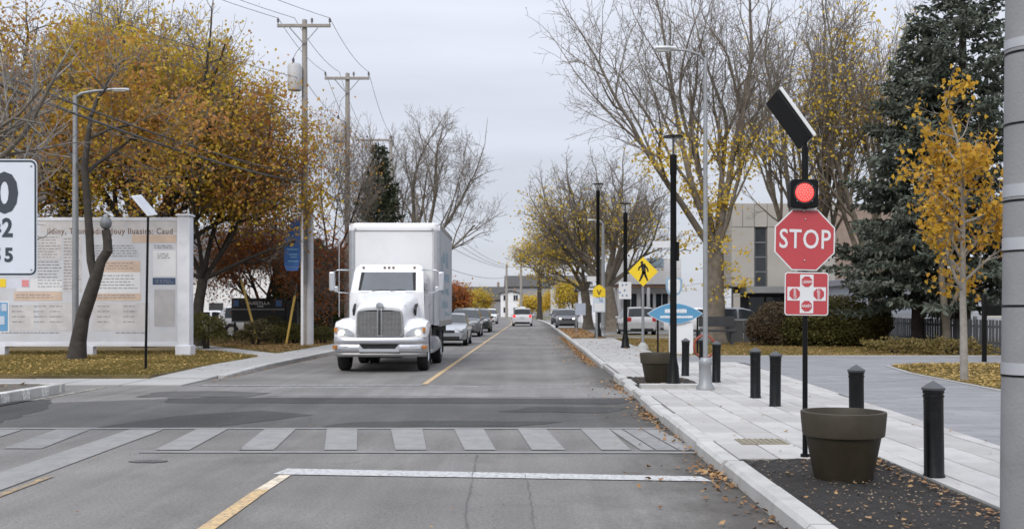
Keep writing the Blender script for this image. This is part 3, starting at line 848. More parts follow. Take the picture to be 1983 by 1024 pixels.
# ================================================================ STOP SIGN ASSEMBLY
m_black = M('black_steel', (.004, .0042, .0046), .45, .0, var=.2, scale=6, bump=.03, spec=.2)
m_red = M('sign_red', (.45, .058, .068), .42, var=.05, scale=2, dirt=.10, dirtcol=(.30, .06, .06), dscale=5)
m_signw = M('sign_white', (.66, .67, .68), .42, var=.04)
m_steel = M('bolt_steel', (.55, .55, .56), .3, .9)
SY = 10.35
ss = thing('stop_sign', 'red octagonal STOP sign on black post with red beacon and solar panel', 'stop sign', (gx(1559, SY), SY, 0.10))
def sz(py): return gz(py, SY) - 0.10
def sxx(px): return gx(px, SY) - gx(1559, SY)
MB().cyl((0, .0, 0), (0, 0, sz(285)), .026, .026, 14).build('post', m_black, ss, smooth='auto')
MB().cyl((0, 0, 0), (0, 0, .06), .05, .045, 14).build('post_collar', m_black, ss)
MB().cyl((0, 0, sz(400)), (0, 0, sz(286)), .033, .033, 14).build('upper_sleeve', m_black, ss)
# octagon
def octo(r, rot=R(22.5), n=8): return [(r * math.cos(rot + i * math.pi / 4), r * math.sin(rot + i * math.pi / 4)) for i in range(n)]
fc = thing('tmp', '', ''); fc.name = 'stop_face'; del fc['label']; del fc['category']; fc.parent = ss
fc.location = (sxx(1556), -.045, sz(465)); fc.rotation_euler = (0, R(1.2), R(3))
ap = 0.306 / math.cos(R(22.5))
MB().prism(octo(ap), -.002, .002, 'xz').build('plate', m_signw, fc, bevel=.0008)
MB().prism(octo(ap * .955), -.0045, -.0022, 'xz').build('red_field', m_red, fc)
text('STOP', .268, m_signw, fc, (0, -.0058, -.002), bold=.0028, ext=.001, xs=.78, sp=1.08)
for z in (.205, -.205): MB().ball((0, -.006, z), .009, 8, 6).build('bolt', m_steel, fc, smooth=True)
# all-way plate
pw = .222
def rrect(w, h, r, n=5):
    P = []
    for cx, cy, a0 in ((w - r, h - r, 0), (-w + r, h - r, 90), (-w + r, -h + r, 180), (w - r, -h + r, 270)):
        for k in range(n + 1):
            a = R(a0 + 90 * k / n); P.append((cx + r * math.cos(a), cy + r * math.sin(a)))
    return P
ar = thing('tmp', '', ''); ar.name = 'all_way_plate'; del ar['label']; del ar['category']; ar.parent = ss
ar.location = (sxx(1559.5), -.045, sz(569)); ar.rotation_euler = (0, R(.6), R(3))
MB().prism(rrect(pw, .215, .03), -.002, .002, 'xz').build('plate', m_signw, ar)
MB().prism(rrect(pw - .011, .204, .022), -.0042, -.0022, 'xz').build('red_field', m_red, ar)
MB().prism([(-.068, .192), (-.068, .068), (-.195, .068), (-.195, -.068), (-.068, -.068), (-.068, -.192), (.068, -.192), (.068, -.068), (.195, -.068), (.195, .068), (.068, .068), (.068, .192)], -.0062, -.0044, 'xz').build('white_cross', m_signw, ar)
for (x, z, a) in ((0, .122, 180), (0, -.122, 0), (-.122, 0, -90), (.122, 0, 90)):
    oc = MB().prism([(x + p[0], z + p[1]) for p in octo(.057)], -.0082, -.0064, 'xz').build('small_octagon', m_red, ar)
    text('ARRÊT', .036, m_signw, oc, (x, -.0088, z), rot=(R(90), 0, 0), bold=.0006, ext=.0006, xs=.95)
    oc.children[0].rotation_euler = Matrix.Rotation(R(-a), 3, 'Y').to_4x4().to_3x3().__matmul__(Matrix.Rotation(R(90), 3, 'X')).to_euler()
# beacon
bc = MB().prism(rrect(.138, .142, .035), -.09, .05, 'xz').build('beacon_housing', m_black, ss, bevel=.006)
bc.location = (sxx(1552.5), -.02, sz(377))
MB().lathe([(.112, -.096), (.112, -.085), (.094, -.085), (.094, -.096)], (0, 0, .008), 28, 'y', True).build('bezel', M('bezel_black', (.012, .012, .013), .5), bc)
MB().lathe([(.002, -.106), (.05, -.104), (.085, -.096), (.098, -.088), (.002, -.088)], (0, 0, .008), 28, 'y').build('lens', M('red_lens', (.75, .04, .04), .25, emit=(1, .07, .06), estr=.85, var=.25, scale=60, bump=.6, bscale=90), bc, smooth=True)
ld = MB()
for ring_, n_ in ((0, 1), (.026, 6), (.052, 12), (.076, 18)):
    for k in range(n_): ld.ball((ring_ * math.cos(k * 6.2832 / n_), -.107 + .35 * ring_ ** 2 * 3, .008 + ring_ * math.sin(k * 6.2832 / n_)), .0075, 6, 4)
ld.build('led_dots', M('led_glow', (.8, .2, .18), .3, emit=(1, .14, .12), estr=.95), bc)['kind'] = 'stuff'
for a in range(4):
    MB().ball((.105 * math.cos(R(45 + 90 * a)), -.092, .105 * math.sin(R(45 + 90 * a))), .006, 6, 4).build('screw', m_steel, bc)
for z in (-.165,): MB().ball((0, -.05, z), .012, 8, 6).build('clamp_bolt', m_steel, bc)
# solar panel: leans back to the left, seen from below and behind
sp_ = bpy.data.objects.new('solar_panel', None); C.objects.link(sp_); sp_.parent = ss
a = Vector((-.56, 0.10, .83)).normalized()          # up its long side
nrm = Vector((.80, .15, .46)); nrm = (nrm - a * nrm.dot(a)).normalized()
b_ = a.cross(nrm)
rotm = Matrix((b_, a, nrm)).transposed()
sp_.rotation_euler = rotm.to_euler(); sp_.location = (sxx(1530), .02, sz(231))
MB().box((0, 0, 0), (.36, .58, .045)).build('panel_back', M('panel_black', (.012, .013, .014), .5, var=.15, spec=.25), sp_, bevel=.004)
for x, y, w, h in ((0, .285, .41, .016), (0, -.285, .41, .016), (.2, 0, .016, .57), (-.2, 0, .016, .57)):
    MB().box((x, y, .017), (w, h, .034)).build('panel_frame', M('anodised_frame', (.62, .62, .60), .4, .5), sp_)
MB().box((0, 0, .0255), (.37, .54, .006)).build('solar_cells', M('solar_cells', (.015, .02, .05), .2), sp_)
MB().tube([(0, 0, sz(300)), (.0, 0, sz(280)), (.03, .03, sz(262))], .022, 8).build('panel_bracket', m_black, ss)

# ================================================================ POTS, BOLLARDS
m_pot = M('olive_brown_plastic', (.034, .027, .015), .62, var=.22, scale=4, bump=.05, dirt=.35, dirtcol=(.075, .062, .042), dscale=6)
def pot(label, loc, s=1.0):
    t = thing('plant_pot', label, 'plant pot', loc, 0, 'large empty plant pots')
    k = s
    MB().lathe([(.02 * k, 0), (.235 * k, 0), (.245 * k, .015), (.322 * k, .415), (.326 * k, .42), (.29 * k, .42), (.22 * k, .03), (.02 * k, .03)], (0, 0, 0), 40).build('body', m_pot, t, smooth='auto')
    MB().lathe([(.322 * k, .405), (.346 * k, .412), (.350 * k, .43), (.366 * k, .605), (.362 * k, .62), (.338 * k, .622), (.330 * k, .60), (.305 * k, .395)], (0, 0, 0), 40, 'z', True).build('rim', m_pot, t, smooth='auto')
    MB().lathe([(.01, .0), (.27 * k, .01), (.27 * k, .03), (.01, .05)], (0, 0, .42), 24).build('soil', m_soil, t)
    return t
pot('large empty olive brown pot in near mulch bed', (gx(1633, 9.05), 9.05, .095))
pot('smaller looking olive brown pot beside the black lamp post', (gx(1272, 21.0), 21.0, .11), .95)

bol = thing('bollard', '', 'bollard', (0, 0, 0), 0, 'black bollards with pyramid caps along the pavement')
m_bol = M('bollard_black', (.0035, .0037, .004), .34, .0, var=.35, scale=7, bump=.08, bscale=14, dirt=.12, dirtcol=(.09, .09, .085), dscale=9, spec=.3)
MB().lathe([(.01, 0), (.094, 0), (.094, .012), (.086, .03), (.084, .60), (.085, .66), (.084, .757), (.01, .757)], (0, 0, 0), 18).build('shaft', m_bol, bol, smooth='auto')
for z in (.70, .735): MB().lathe([(.07, 0), (.092, .004), (.092, .02), (.07, .024)], (0, 0, z), 18).build('ring', m_bol, bol)
MB().lathe([(.01, 0), (.086, 0), (.100, .014), (.100, .030), (.050, .064), (.006, .092), (.001, .092)], (0, 0, .755), 18).build('cap', M('bollard_cap', (.045, .048, .052), .5, .0, var=.2), bol, smooth='auto')
spots = [((1809, 9.13), 'nearest black bollard beside the concrete pole'), ((1659, 11.85), 'black bollard standing directly behind the large near pot'),
         ((1501, 15.8), 'black bollard just left of the stop sign post, nearer of two'), ((1463, 17.3), 'black bollard in the pair left of the stop sign, farther one'),
         ((1387, 21.0), 'black bollard just right of the grey street lamp'), ((1327, 23.1), 'black bollard between black lamp post and grey street lamp'),
         ((1361, 23.8), 'black bollard mostly hidden behind the grey street lamp')]
for i, ((px, Y), lab) in enumerate(spots):
    o = bol if i == 0 else copy_tree(bol)
    o.location = (gx(px, Y), Y, .128); o['label'] = lab; o.rotation_euler = (R(rng.uniform(-.8, .8)), R(rng.uniform(-.8, .8)), rng.uniform(0, 6))

# concrete utility pole at the right edge
cp = thing('concrete_pole', 'thick grey concrete pole with metal straps at picture edge', 'utility pole', (gx(1993, 6.6), 6.6, .10))
m_cpole = M('pole_concrete', (.235, .237, .242), .8, var=.14, scale=2.5, bump=.15, bscale=45, dirt=.4, dirtcol=(.17, .17, .17), dscale=4)
mb = MB().lathe([(.172, -.05), (.170, .5), (.160, 1.5), (.135, 4.0), (.10, 9.0), (.001, 9.0)], (0, 0, 0), 28); mb.build('shaft', m_cpole, cp, smooth='auto')
m_band = M('band_metal', (.42, .43, .45), .45, .3, var=.1)
def pr(z): return float(np.interp(z, [0, .5, 1.5, 4, 9], [.171, .170, .160, .135, .10]))
for py, w, m_ in ((237, 4, m_black), (592, 4, m_black), (387, 4, m_black), (485, 3, m_black), (728, 4, m_black), (367, 24, m_band), (471, 24, m_band), (715, 24, m_band), (80, 18, m_band), (98, 4, m_black)):
    z = gz(py, 6.5) - .10; h = w * 6.5 / 2000
    MB().lathe([(pr(z) - .01, -h / 2), (pr(z) + .004, -h / 2), (pr(z) + .004, h / 2), (pr(z) - .01, h / 2)], (0, 0, z), 28, 'z', True).build('strap', m_, cp, smooth='auto')
pts = [(-.045 - pr(z) * .15, -pr(z) * .96 - .004, z) for z in (1.2, 1.8, 2.4, 3.0, 3.6, 4.4)]
MB().tube(pts, .004, 6).build('cable', m_black, cp)

# ================================================================ LAMPS AND STREET SIGNS (right)
def black_lamp(label, x, Y, h, k=1.0, foot=True):
    t = thing('lamp_post', label, 'lamp post', (x, Y, .12), 0, 'black pedestrian lamp posts along the pavement')
    MB().lathe([(.15 * k, 0), (.15 * k, .06), (.12 * k, .12), (.10 * k, .40), (.072 * k, .52), (.066 * k, .60), (.058 * k, h - .75), (.068 * k, h - .72), (.068 * k, h - .36), (.022 * k, h - .34), (.022 * k, h - .02), (.01, h - .02)], (0, 0, 0), 18).build('shaft', m_black, t, smooth='auto')
    if foot: MB().box((0, 0, -.0), (.44, .44, .14)).build('footing', m_conc, t, bevel=.02)
    MB().lathe([(.05 * k, h - .03), (.195 * k, h - .02), (.195 * k, h), (.06 * k, h + .02), (.01, h + .03)], (0, 0, 0), 22).build('hood', m_black, t, smooth='auto')
    gl = MC.get('lamp_glass')
    if not gl:
        gl = M('lamp_glass', (.62, .64, .66), .2, var=.05); n_ = gl.node_tree.nodes; tr_ = n_.new('ShaderNodeBsdfTransparent'); mx_ = n_.new('ShaderNodeMixShader'); mx_.inputs[0].default_value = .07
        gl.node_tree.links.new(tr_.outputs[0], mx_.inputs[1]); gl.node_tree.links.new(n_['Principled BSDF'].outputs[0], mx_.inputs[2]); gl.node_tree.links.new(mx_.outputs[0], n_['Material Output'].inputs[0])
    MB().lathe([(.075 * k, h - .36), (.16 * k, h - .045), (.15 * k, h - .045), (.065 * k, h - .36)], (0, 0, 0), 20, 'z', True).build('glass_shade', gl, t, smooth='auto')
    return t
bl1 = black_lamp('nearest black lamp post standing in the small mulch bed', gx(1304, 19.75), 19.75, gz(264, 19.75) - .12)
bl2 = black_lamp('black lamp post carrying small white notices left of crossing sign', gx(1211, 40), 40, gz(394, 40) - .12, 1.25, False)
bl3 = black_lamp('far black lamp post beside the yellow topped stop marker', gx(1158, 56), 56, gz(356, 56) - .12, 1.6, False)
# street-name blades on the first post and the third
m_off = M('offwhite_sign', (.62, .62, .63), .5, var=.05)
MB().span((-.40, -.025, gz(480, 19.75) - .12), (-.06, -.005, gz(467, 19.75) - .12)).build('name_blade', m_off, bl1, bevel=.003)
MB().span((.06, -.02, gz(505, 19.75) - .12), (.11, .02, gz(468, 19.75) - .12)).build('sign_bracket', m_black, bl1)
MB().tube([(.08, 0, gz(489, 19.75) - .12), (.2, 0, gz(483, 19.75) - .12), (.34, 0, gz(486, 19.75) - .12)], .008, 6).build('sign_bracket', m_black, bl1)
MB().span((-.60, -.05, gz(545, 56) - .12), (-.10, -.02, gz(535, 56) - .12)).build('name_blade', m_off, bl3, bevel=.003)
nt = MB().span((-.26, -.12, gz(579, 40) - .12), (.22, -.09, gz(546, 40) - .12)).build('notice_board', m_off, bl2, bevel=.004)
m_bluep = M('blue_print', (.10, .20, .34), .6)
for (px, py) in ((1205, 552), (1212, 551), (1209, 562), (1205, 572), (1213, 572), (1200, 566)):
    MB().box((gx(px, 40) - gx(1211, 40), -.124, gz(py, 40) - .12), (.06, .006, .07)).build('mark', m_bluep, nt)

# grey cobra-head lamps
def cobra(label, x, Y, h, arm, r0=.085, flange=True, z0=.12):
    t = thing('street_lamp', label, 'street lamp', (x, Y, z0), 0, 'grey street lamps with long arms')
    s = 1 if arm > 0 else -1
    if flange: MB().lathe([(.17, 0), (.17, .05), (.125, .12), (.11, .45), (.125, .48), (.115, .56), (.085, .60), (.01, .60)], (0, 0, 0), 20).build('base', m_metal, t, smooth='auto')
    MB().lathe([(r0, .0), (r0 * .95, h * .5), (r0 * .72, h), (.01, h)], (0, 0, 0), 16).build('shaft', m_metal, t, smooth='auto')
    L = abs(arm)
    MB().tube([(0, 0, h - .08), (s * L * .12, 0, h + .06), (s * L * .35, 0, h + .13), (s * L * .6, 0, h + .15)], [r0 * .55, r0 * .5, r0 * .45, r0 * .4], 10).build('arm', m_metal, t, smooth=True)
    hd = MB().grid([[(s * L * u, w * math.cos(a_), h + .16 + zz + .045 * math.sin(a_)) for a_ in [k * math.pi / 5 for k in range(10)]] for u, w, zz in ((.55, .01, 0), (.58, .05, 0), (.72, .11, .01), (.95, .10, .01), (1.0, .03, 0))], True).build('lamp_head', M('lamp_head_grey', (.55, .56, .57), .45, .3), t, smooth=True)
    MB().box((s * L * .82, 0, h + .125), (L * .25, .13, .02)).build('lens', M('lamp_lens', (.6, .62, .62), .2), hd)
    return t
cobra('grey street lamp with arm over the pavement beside black lamp', gx(1366, 19.1), 19.1, gz(112, 19.1) - .12, -.96, .046)
cobra('tall grey street lamp in front of the billboard', gx(146, 31.0), 31.0, gz(185, 31.0) - .12, 1.62, .095, False)
cobra('far grey street lamp next to the far black lamp post', gx(1168, 58), 58, gz(432, 58) - .12, -.9, .11)

# pedestrian crossing sign
m_sy = M('sign_yellow', (.78, .55, .02), .4, var=.04)
ps = thing('crossing_sign', 'yellow diamond pedestrian crossing sign on thin grey post', 'traffic sign', (gx(1245, 38.7), 38.7, .13))
MB().cyl((0, 0, 0), (0, 0, gz(500, 38.7) - .13), .055, .05, 10).build('post', m_metal, ps)
MB().lathe([(.24, 0), (.18, .14), (.08, .26), (.01, .26)], (0, 0, 0), 16).build('footing', m_conc, ps)
zc = gz(526, 38.7) - .13; d = .555
MB().prism([(-d, zc), (0, zc - d), (d, zc), (0, zc + d)], -.09, -.08, 'xz').build('plate', m_sy, ps)
mk = M('sign_black', (.015, .013, .012), .5)
def P2(px, py): return (gx(px, 38.7) - gx(1245, 38.7), gz(py, 38.7) - .13)
def limb(pts, w):
    mb = MB()
    for (a0, a1), (w0, w1) in zip(zip(pts[:-1], pts[1:]), zip(w[:-1], w[1:])):
        p, q = Vector(P2(*a0)), Vector(P2(*a1)); d_ = (q - p).normalized(); n_ = Vector((-d_.y, d_.x))
        mb.prism([tuple(p + n_ * w0 - d_ * w0 * .5), tuple(p - n_ * w0 - d_ * w0 * .5), tuple(q - n_ * w1 + d_ * w1 * .5), tuple(q + n_ * w1 + d_ * w1 * .5)], -.094, -.0905, 'xz')
    return mb
pic = bpy.data.objects.new('walking_figure', None); C.objects.link(pic); pic.parent = ps
hp = P2(1242.5, 508.5); MB().prism([(hp[0] + .055 * math.cos(R(k * 30)), hp[1] + .06 * math.sin(R(k * 30))) for k in range(12)], -.094, -.0905, 'xz').build('head', mk, pic)
limb([(1245, 513), (1246.5, 528)], [.085, .07]).build('torso', mk, pic)
limb([(1243, 514), (1237.5, 518), (1236, 523)], [.035, .03, .025]).build('arm', mk, pic); limb([(1248, 514), (1253, 520), (1254.5, 526)], [.035, .03, .025]).build('arm', mk, pic)
limb([(1245.5, 527), (1242, 536), (1238, 544)], [.05, .04, .03]).build('leg', mk, pic); limb([(1247, 527), (1250, 535), (1253.5, 543)], [.05, .04, .03]).build('leg', mk, pic)

# yellow topped stop marker
bs = thing('stop_marker', 'yellow topped stop marker with white notice panel on post', 'sign', (gx(1160, 54), 54, .12))
MB().cyl((-.12, .05, 0), (-.12, .05, gz(556, 54) - .12), .06, .06, 10).build('post', m_metal, bs)
def Q2(px, py): return (gx(px, 54) - gx(1160, 54), gz(py, 54) - .12)
MB().prism([Q2(1148, 575), Q2(1172, 575), Q2(1172, 560), Q2(1166, 554), Q2(1160, 551), Q2(1154, 554), Q2(1148, 560)], -.05, -.02, 'xz').build('yellow_top', m_sy, bs)
MB().prism([Q2(1155, 561), Q2(1157.5, 561), Q2(1160, 566), Q2(1162.5, 561), Q2(1165, 561), Q2(1161, 571), Q2(1159, 571)], -.056, -.052, 'xz').build('bird_mark', M('mark_brown', (.16, .09, .02), .6), bs)
wp = MB().prism([Q2(1148, 604), Q2(1172, 604), Q2(1172, 576), Q2(1148, 576)], -.05, -.02, 'xz').build('notice_panel', M('pale_blue_panel', (.50, .56, .64), .5), bs)
MB().prism([Q2(1151, 602), Q2(1170, 602), Q2(1170, 587), Q2(1151, 587)], -.056, -.052, 'xz').build('white_sheet', m_signw, wp)
for px, py in ((1161, 578.5), (1165, 580), (1162, 583), (1166, 583.5)): MB().box((Q2(px, py)[0], -.054, Q2(px, py)[1]), (.08, .006, .05)).build('mark', m_bluep, wp)
ns = thing('notice_sign', 'pale blue grey notice board on post beside leaning trunk', 'sign', (gx(1124, 66), 66, .10))
MB().cyl((-.27, 0, 0), (-.27, 0, gz(586, 66) - .1), .04, .04, 8).build('post', m_metal, ns)
MB().span((-.33, -.06, gz(610, 66) - .1), (.33, -.02, gz(587, 66) - .1)).build('panel', M('pale_notice', (.36, .40, .47), .5), ns, bevel=.004)

# blue lens-shaped welcome sign on a white base, with a shield above
bsn = thing('blue_sign', 'blue pointed oval sign with white lettering behind the lamp posts', 'sign', (gx(1307, 33.8), 33.8, .13))
def S2(px, py): return (gx(px, 33.8) - gx(1307, 33.8), gz(py, 33.8) - .13)
P = [];
for k in range(25):
    u = -1 + 2 * k / 24; P.append((u * .91, .345 * (1 - abs(u) ** 1.9)))
P2l = P + [(x, -z) for x, z in reversed(P[1:-1])]
zc = S2(1307, 607)[1]
MB().prism([(x, zc + z) for x, z in P2l], -.06, -.01, 'xz').build('oval_border', M('pale_border', (.52, .60, .68), .5), bsn)
ov = MB().prism([(x * .965, zc + z * .94) for x, z in P2l], -.066, -.062, 'xz').build('blue_field', M('sign_blue', (.085, .255, .42), .45, var=.06), bsn)
wr = random.Random(11)
def smear(px0, px1, py0, py1):
    x = px0
    while x < px1:
        w = wr.uniform(3, 6); a_, b2 = S2(x, py1), S2(min(x + w, px1), py0 + wr.uniform(0, .8))
        MB().span((a_[0], -.071, a_[1]), (b2[0], -.068, b2[1])).build('letter', m_signw, ov); x += w + .35
smear(1287, 1329, 598, 605.5); smear(1278, 1341, 611, 615.5)
MB().span((-.18, .0, 0), (.60, .16, S2(1307, 622)[1])).build('base_panel', m_signw, bsn, bevel=.01)
for x in (-.55, .75): MB().cyl((x, .08, 0), (x, .08, zc + .1), .03, .03, 8).build('leg', m_black, bsn)
sh = thing('shield_sign', 'rounded white shield sign with blue edge behind black lamp', 'sign', (gx(1305, 36), 36, .13))
def T2(px, py): return (gx(px, 36) - gx(1305, 36), gz(py, 36) - .13)
sp2 = [T2(1289, 540), T2(1294, 537), T2(1316, 537), T2(1321, 541), T2(1321, 558), T2(1317, 568), T2(1311, 572), T2(1299, 572), T2(1293, 568), T2(1289, 558)]
MB().prism(sp2, -.06, -.02, 'xz').build('blue_edge', M('edge_blue', (.24, .36, .47), .5), sh)
cx_, cz_ = T2(1305, 554); MB().prism([(cx_ + (p[0] - cx_) * .74, cz_ + (p[1] - cz_) * .80) for p in sp2], -.066, -.062, 'xz').build('white_field', m_signw, sh)
MB().cyl((0, .0, 0), (0, 0, cz_), .03, .03, 8).build('post', m_metal, sh)
# red-brown hoop rack
hoop = thing('bike_hoop', 'red and brown round bike hoop behind grey street lamp', 'bike rack', (gx(1364, 31), 31, .12))
m_hoop = M('hoop_red', (.24, .045, .025), .5, var=.4, scale=3, dirt=.5, dirtcol=(.20, .10, .06), dscale=4)
MB().tube([(.31 * math.cos(R(a_)), 0, .38 + .34 * math.sin(R(a_))) for a_ in range(-90, 271, 12)], .035, 8).build('ring', m_hoop, hoop, smooth=True)
MB().cyl((0, 0, 0), (0, 0, .05), .08, .08, 12).build('foot', m_hoop, hoop)
# dark bench and bin fence near the office
bn = thing('bench', 'long dark bench at the foot of big yellow leafed tree', 'bench', (gx(1385, 43), 43, .12))
MB().box((0, 0, .62), (1.75, .5, .09)).build('seat', m_dark, bn, bevel=.01)
MB().box((.1, .25, 1.0), (1.5, .06, .42)).build('backrest', m_dark, bn, bevel=.01)
for x in (-.7, .7): MB().box((x, 0, .29), (.12, .42, .58)).build('leg', m_dark, bn)
be = thing('bin_enclosure', 'dark grey mesh bin enclosure left of the clipped bush', 'enclosure', (gx(1440, 46), 46, .12))
for (x0, x1) in ((-.75, -.02), (.02, .75)):
    p_ = MB().span((x0, 0, .02), (x1, .05, 1.05)).build('mesh_panel', M('mesh_grey', (.06, .062, .066), .7, var=.25, scale=30), be)
    MB().span((x0, -.03, 1.0), (x1, -.002, 1.06)).build('rail', m_metal, p_)
MB().span((-.75, .05, .0), (-.70, 1.0, 1.05)).build('side_panel', m_dark, be); MB().span((.70, .05, .0), (.75, 1.0, 1.05)).build('side_panel', m_dark, be)
# black sign right edge
bsg = thing('black_sign', 'black hanging sign on black post in front of picket fence', 'sign', (gx(1906, 29.4), 29.4, .13))
MB().box((0, 0, .95), (.11, .11, 1.9)).build('post', m_black, bsg, bevel=.01)
pn = MB().span((.07, -.04, gz(611, 29.4) - .13), (.78, .04, gz(591, 29.4) - .13)).build('sign_panel', m_black, bsg, bevel=.005)
MB().span((.07, -.06, gz(614, 29.4) - .13), (.78, .06, gz(611.5, 29.4) - .13)).build('trim', M('cream_trim', (.5, .46, .38), .6), pn)

# ================================================================ LEFT SIDE SIGNS
sg = thing('speed_sign', 'white road sign cut by picture edge showing large black zero', 'traffic sign', (gx(-14, 12), 12, 0))
def U2(px, py): return (gx(px, 12) - gx(-14, 12), gz(py, 12))
a0, b0 = U2(75, 535), U2(75, 309)
hw = a0[0]; zc = (a0[1] + b0[1]) / 2; hh = (b0[1] - a0[1]) / 2
MB().prism([(x, zc + z) for x, z in rrect(hw, hh, .075)], -.03, -.02, 'xz').build('plate', M('sign_pale', (.62, .66, .72), .45, var=.04), sg)
bo = MB(); o1 = rrect(hw - .012, hh - .012, .07); o2 = rrect(hw - .035, hh - .035, .05); n = len(o1)
bo.add([(x, -.032, zc + z) for x, z in o1] + [(x, -.032, zc + z) for x, z in o2], [(i, (i + 1) % n, n + (i + 1) % n, n + i) for i in range(n)])
m_sgk = M('sign_charcoal', (.035, .045, .06), .5)
bo.build('border', m_sgk, sg)
text('30', .62, m_sgk, sg, (U2(-14, 0)[0] + .0, -.034, U2(0, 378)[1]), bold=.025, ext=.001, ax='CENTER', xs=.98)
sg.children[-1].location.x = U2(35, 0)[0] - .30
text('2', .30, m_sgk, sg, (U2(17, 0)[0], -.034, U2(0, 443)[1]), bold=.008, ext=.001, xs=.85)
text('²', .30, m_sgk, sg, (U2(-2, 0)[0], -.034, U2(0, 450)[1]), bold=.008, ext=.001, xs=.85)
text('55', .22, m_sgk, sg, (U2(8, 0)[0], -.034, U2(0, 495)[1]), bold=.008, ext=.001, xs=.95, sp=1.35)
for pz in (322, 522): MB().ball((U2(63, 0)[0], -.034, U2(0, pz)[1]), .012, 8, 5).build('bolt', m_steel, sg)
p_ = MB().prism([(x + U2(0, 0)[0] + .0, U2(0, 548)[1] + z) for x, z in rrect(.36, .06, .015)], -.03, -.02, 'xz').build('lower_plate', M('pale_plate', (.56, .57, .62), .5), sg)
MB().span((U2(-20, 0)[0], -.034, U2(0, 556)[1]), (U2(14, 0)[0], -.0305, U2(0, 540)[1])).build('yellow_block', m_sy, p_)
MB().span((U2(45, 0)[0], -.034, U2(0, 555)[1]), (U2(58, 0)[0], -.0305, U2(0, 542)[1])).build('pink_block', M('pink_print', (.62, .22, .22), .5), p_)
q_ = MB().prism([(x + U2(-25, 0)[0], U2(0, 613)[1] + z) for x, z in rrect(.27, .18, .012)], -.03, -.02, 'xz').build('blue_plate', m_signw, sg)
MB().prism([(x + U2(-25, 0)[0], U2(0, 613)[1] + z) for x, z in rrect(.255, .165, .01)], -.034, -.0305, 'xz').build('blue_field', M('plate_blue', (.12, .30, .48), .5), q_)
for px0, px1, py0, py1 in ((-8, 4, 590, 600), (6, 16, 588, 602), (-8, 12, 612, 628)): MB().span((U2(px0, 0)[0], -.037, U2(0, py1)[1]), (U2(px1, 0)[0], -.0345, U2(0, py0)[1])).build('mark', M('pale_mark', (.48, .53, .60), .5), q_)
for x in (-.18,): MB().cyl((x, .02, 0), (x, .02, zc + hh - .05), .035, .035, 10).build('post', m_metal, sg)
MB().box((-.18, .02, .04), (.3, .3, .08)).build('foot', m_conc, sg, bevel=.02)

# small solar beacon post on the left lawn
sb = thing('solar_post', 'thin black post with tilted white solar panel on lawn', 'post', (gx(282, 25.6), 25.6, .10))
MB().cyl((0, 0, 0), (.06, 0, gz(418, 25.6) - .10), .032, .028, 10).build('post', m_black, sb)
q3 = Vector((-.42, 0, .50)).normalized(); nn = Vector((.75, -.25, .60)); nn = (nn - q3 * nn.dot(q3)).normalized(); bb3 = q3.cross(nn)
e_ = Matrix((bb3, q3, nn)).transposed().to_euler()
pp = MB().box((0, 0, 0), (.42, .64, .04)).build('panel', M('panel_white', (.66, .67, .69), .35, var=.03), sb, bevel=.006); pp.location = (gx(278, 25.6) - gx(282, 25.6) + .02, 0, gz(398, 25.6) - .10); pp.rotation_euler = e_
MB().box((0, 0, .022), (.37, .58, .006)).build('solar_cells', M('cells_grey', (.42, .44, .48), .15), pp)

# blue banner on a thin white pole next to the utility pole
bn2 = thing('banner', 'blue hanging banner on thin white pole beside utility pole', 'banner', (gx(585, 42.6), 42.6, .11))
MB().cyl((0, 0, 0), (0, 0, gz(405, 42.6) - .11), .055, .05, 10).build('pole', m_whiteb, bn2)
def V2(px, py): return (gx(px, 42.6) - gx(585, 42.6), gz(py, 42.6) - .11)
m_ban = M('banner_blue', (.035, .12, .34), .6, var=.12)
top = [V2(581, 424), V2(582, 500), V2(577, 524), V2(555, 524), V2(551, 515), V2(551, 470), V2(560, 440), V2(570, 424)]
MB().prism(top, -.03, -.01, 'xz').build('cloth', m_ban, bn2)
for z in (424, 517): MB().tube([(0, -.02, V2(0, z)[1]), (V2(552, 0)[0], -.02, V2(0, z)[1])], .015, 6).build('bracket', m_metal, bn2)
for py, a_, b2 in ((482, 556, 578), (492, 560, 576), (497, 562, 575), (505, 558, 578)):
    MB().span((V2(a_, 0)[0], -.034, V2(0, py + 1.6)[1]), (V2(b2, 0)[0], -.0305, V2(0, py)[1])).build('mark', M('banner_mark', (.25, .45, .6), .6), bn2)
# black board sign behind the shrubs, with two yellow wire guards
bd = thing('black_board', 'wide black board sign with white heading behind clipped shrubs', 'sign', (gx(512, 47), 47, .11))
def B2(px, py): return (gx(px, 47) - gx(512, 47), gz(py, 47) - .11)
m_bk = M('board_black', (.020, .021, .023), .35)
def bspan(a_, b2, y0, y1, name, mat, par=bd): return MB().span((B2(a_[0], 0)[0], y0, B2(0, a_[1])[1]), (B2(b2[0], 0)[0], y1, B2(0, b2[1])[1])).build(name, mat, par)
bspan((449, 624), (552, 577), -.06, .06, 'board', m_bk); bspan((553, 628), (575, 582), .0, .5, 'side_board', m_bk)
bspan((449, 600), (552, 597.5), -.075, -.062, 'trim', m_metal); bspan((449, 624), (552, 621.5), -.075, -.062, 'trim', m_metal)
text('OUESTLEA', .19, m_signw, bd, (B2(500, 0)[0], -.064, B2(0, 587)[1]), bold=.004, ext=.001, xs=1.2)
text('PARK', .12, m_signw, bd, (B2(505, 0)[0], -.064, B2(0, 593)[1]), bold=.003, ext=.001)
for px in (458, 541): bspan((px - 6, 593), (px + 5, 581), -.07, -.062, 'logo_box', M('logo_blue', (.10, .20, .42), .5))
for px in (455, 545): bspan((px - 2, 660), (px + 2, 624), -.03, .03, 'leg', m_bk)
m_yg = M('guard_yellow', (.62, .42, .10), .5, var=.15)
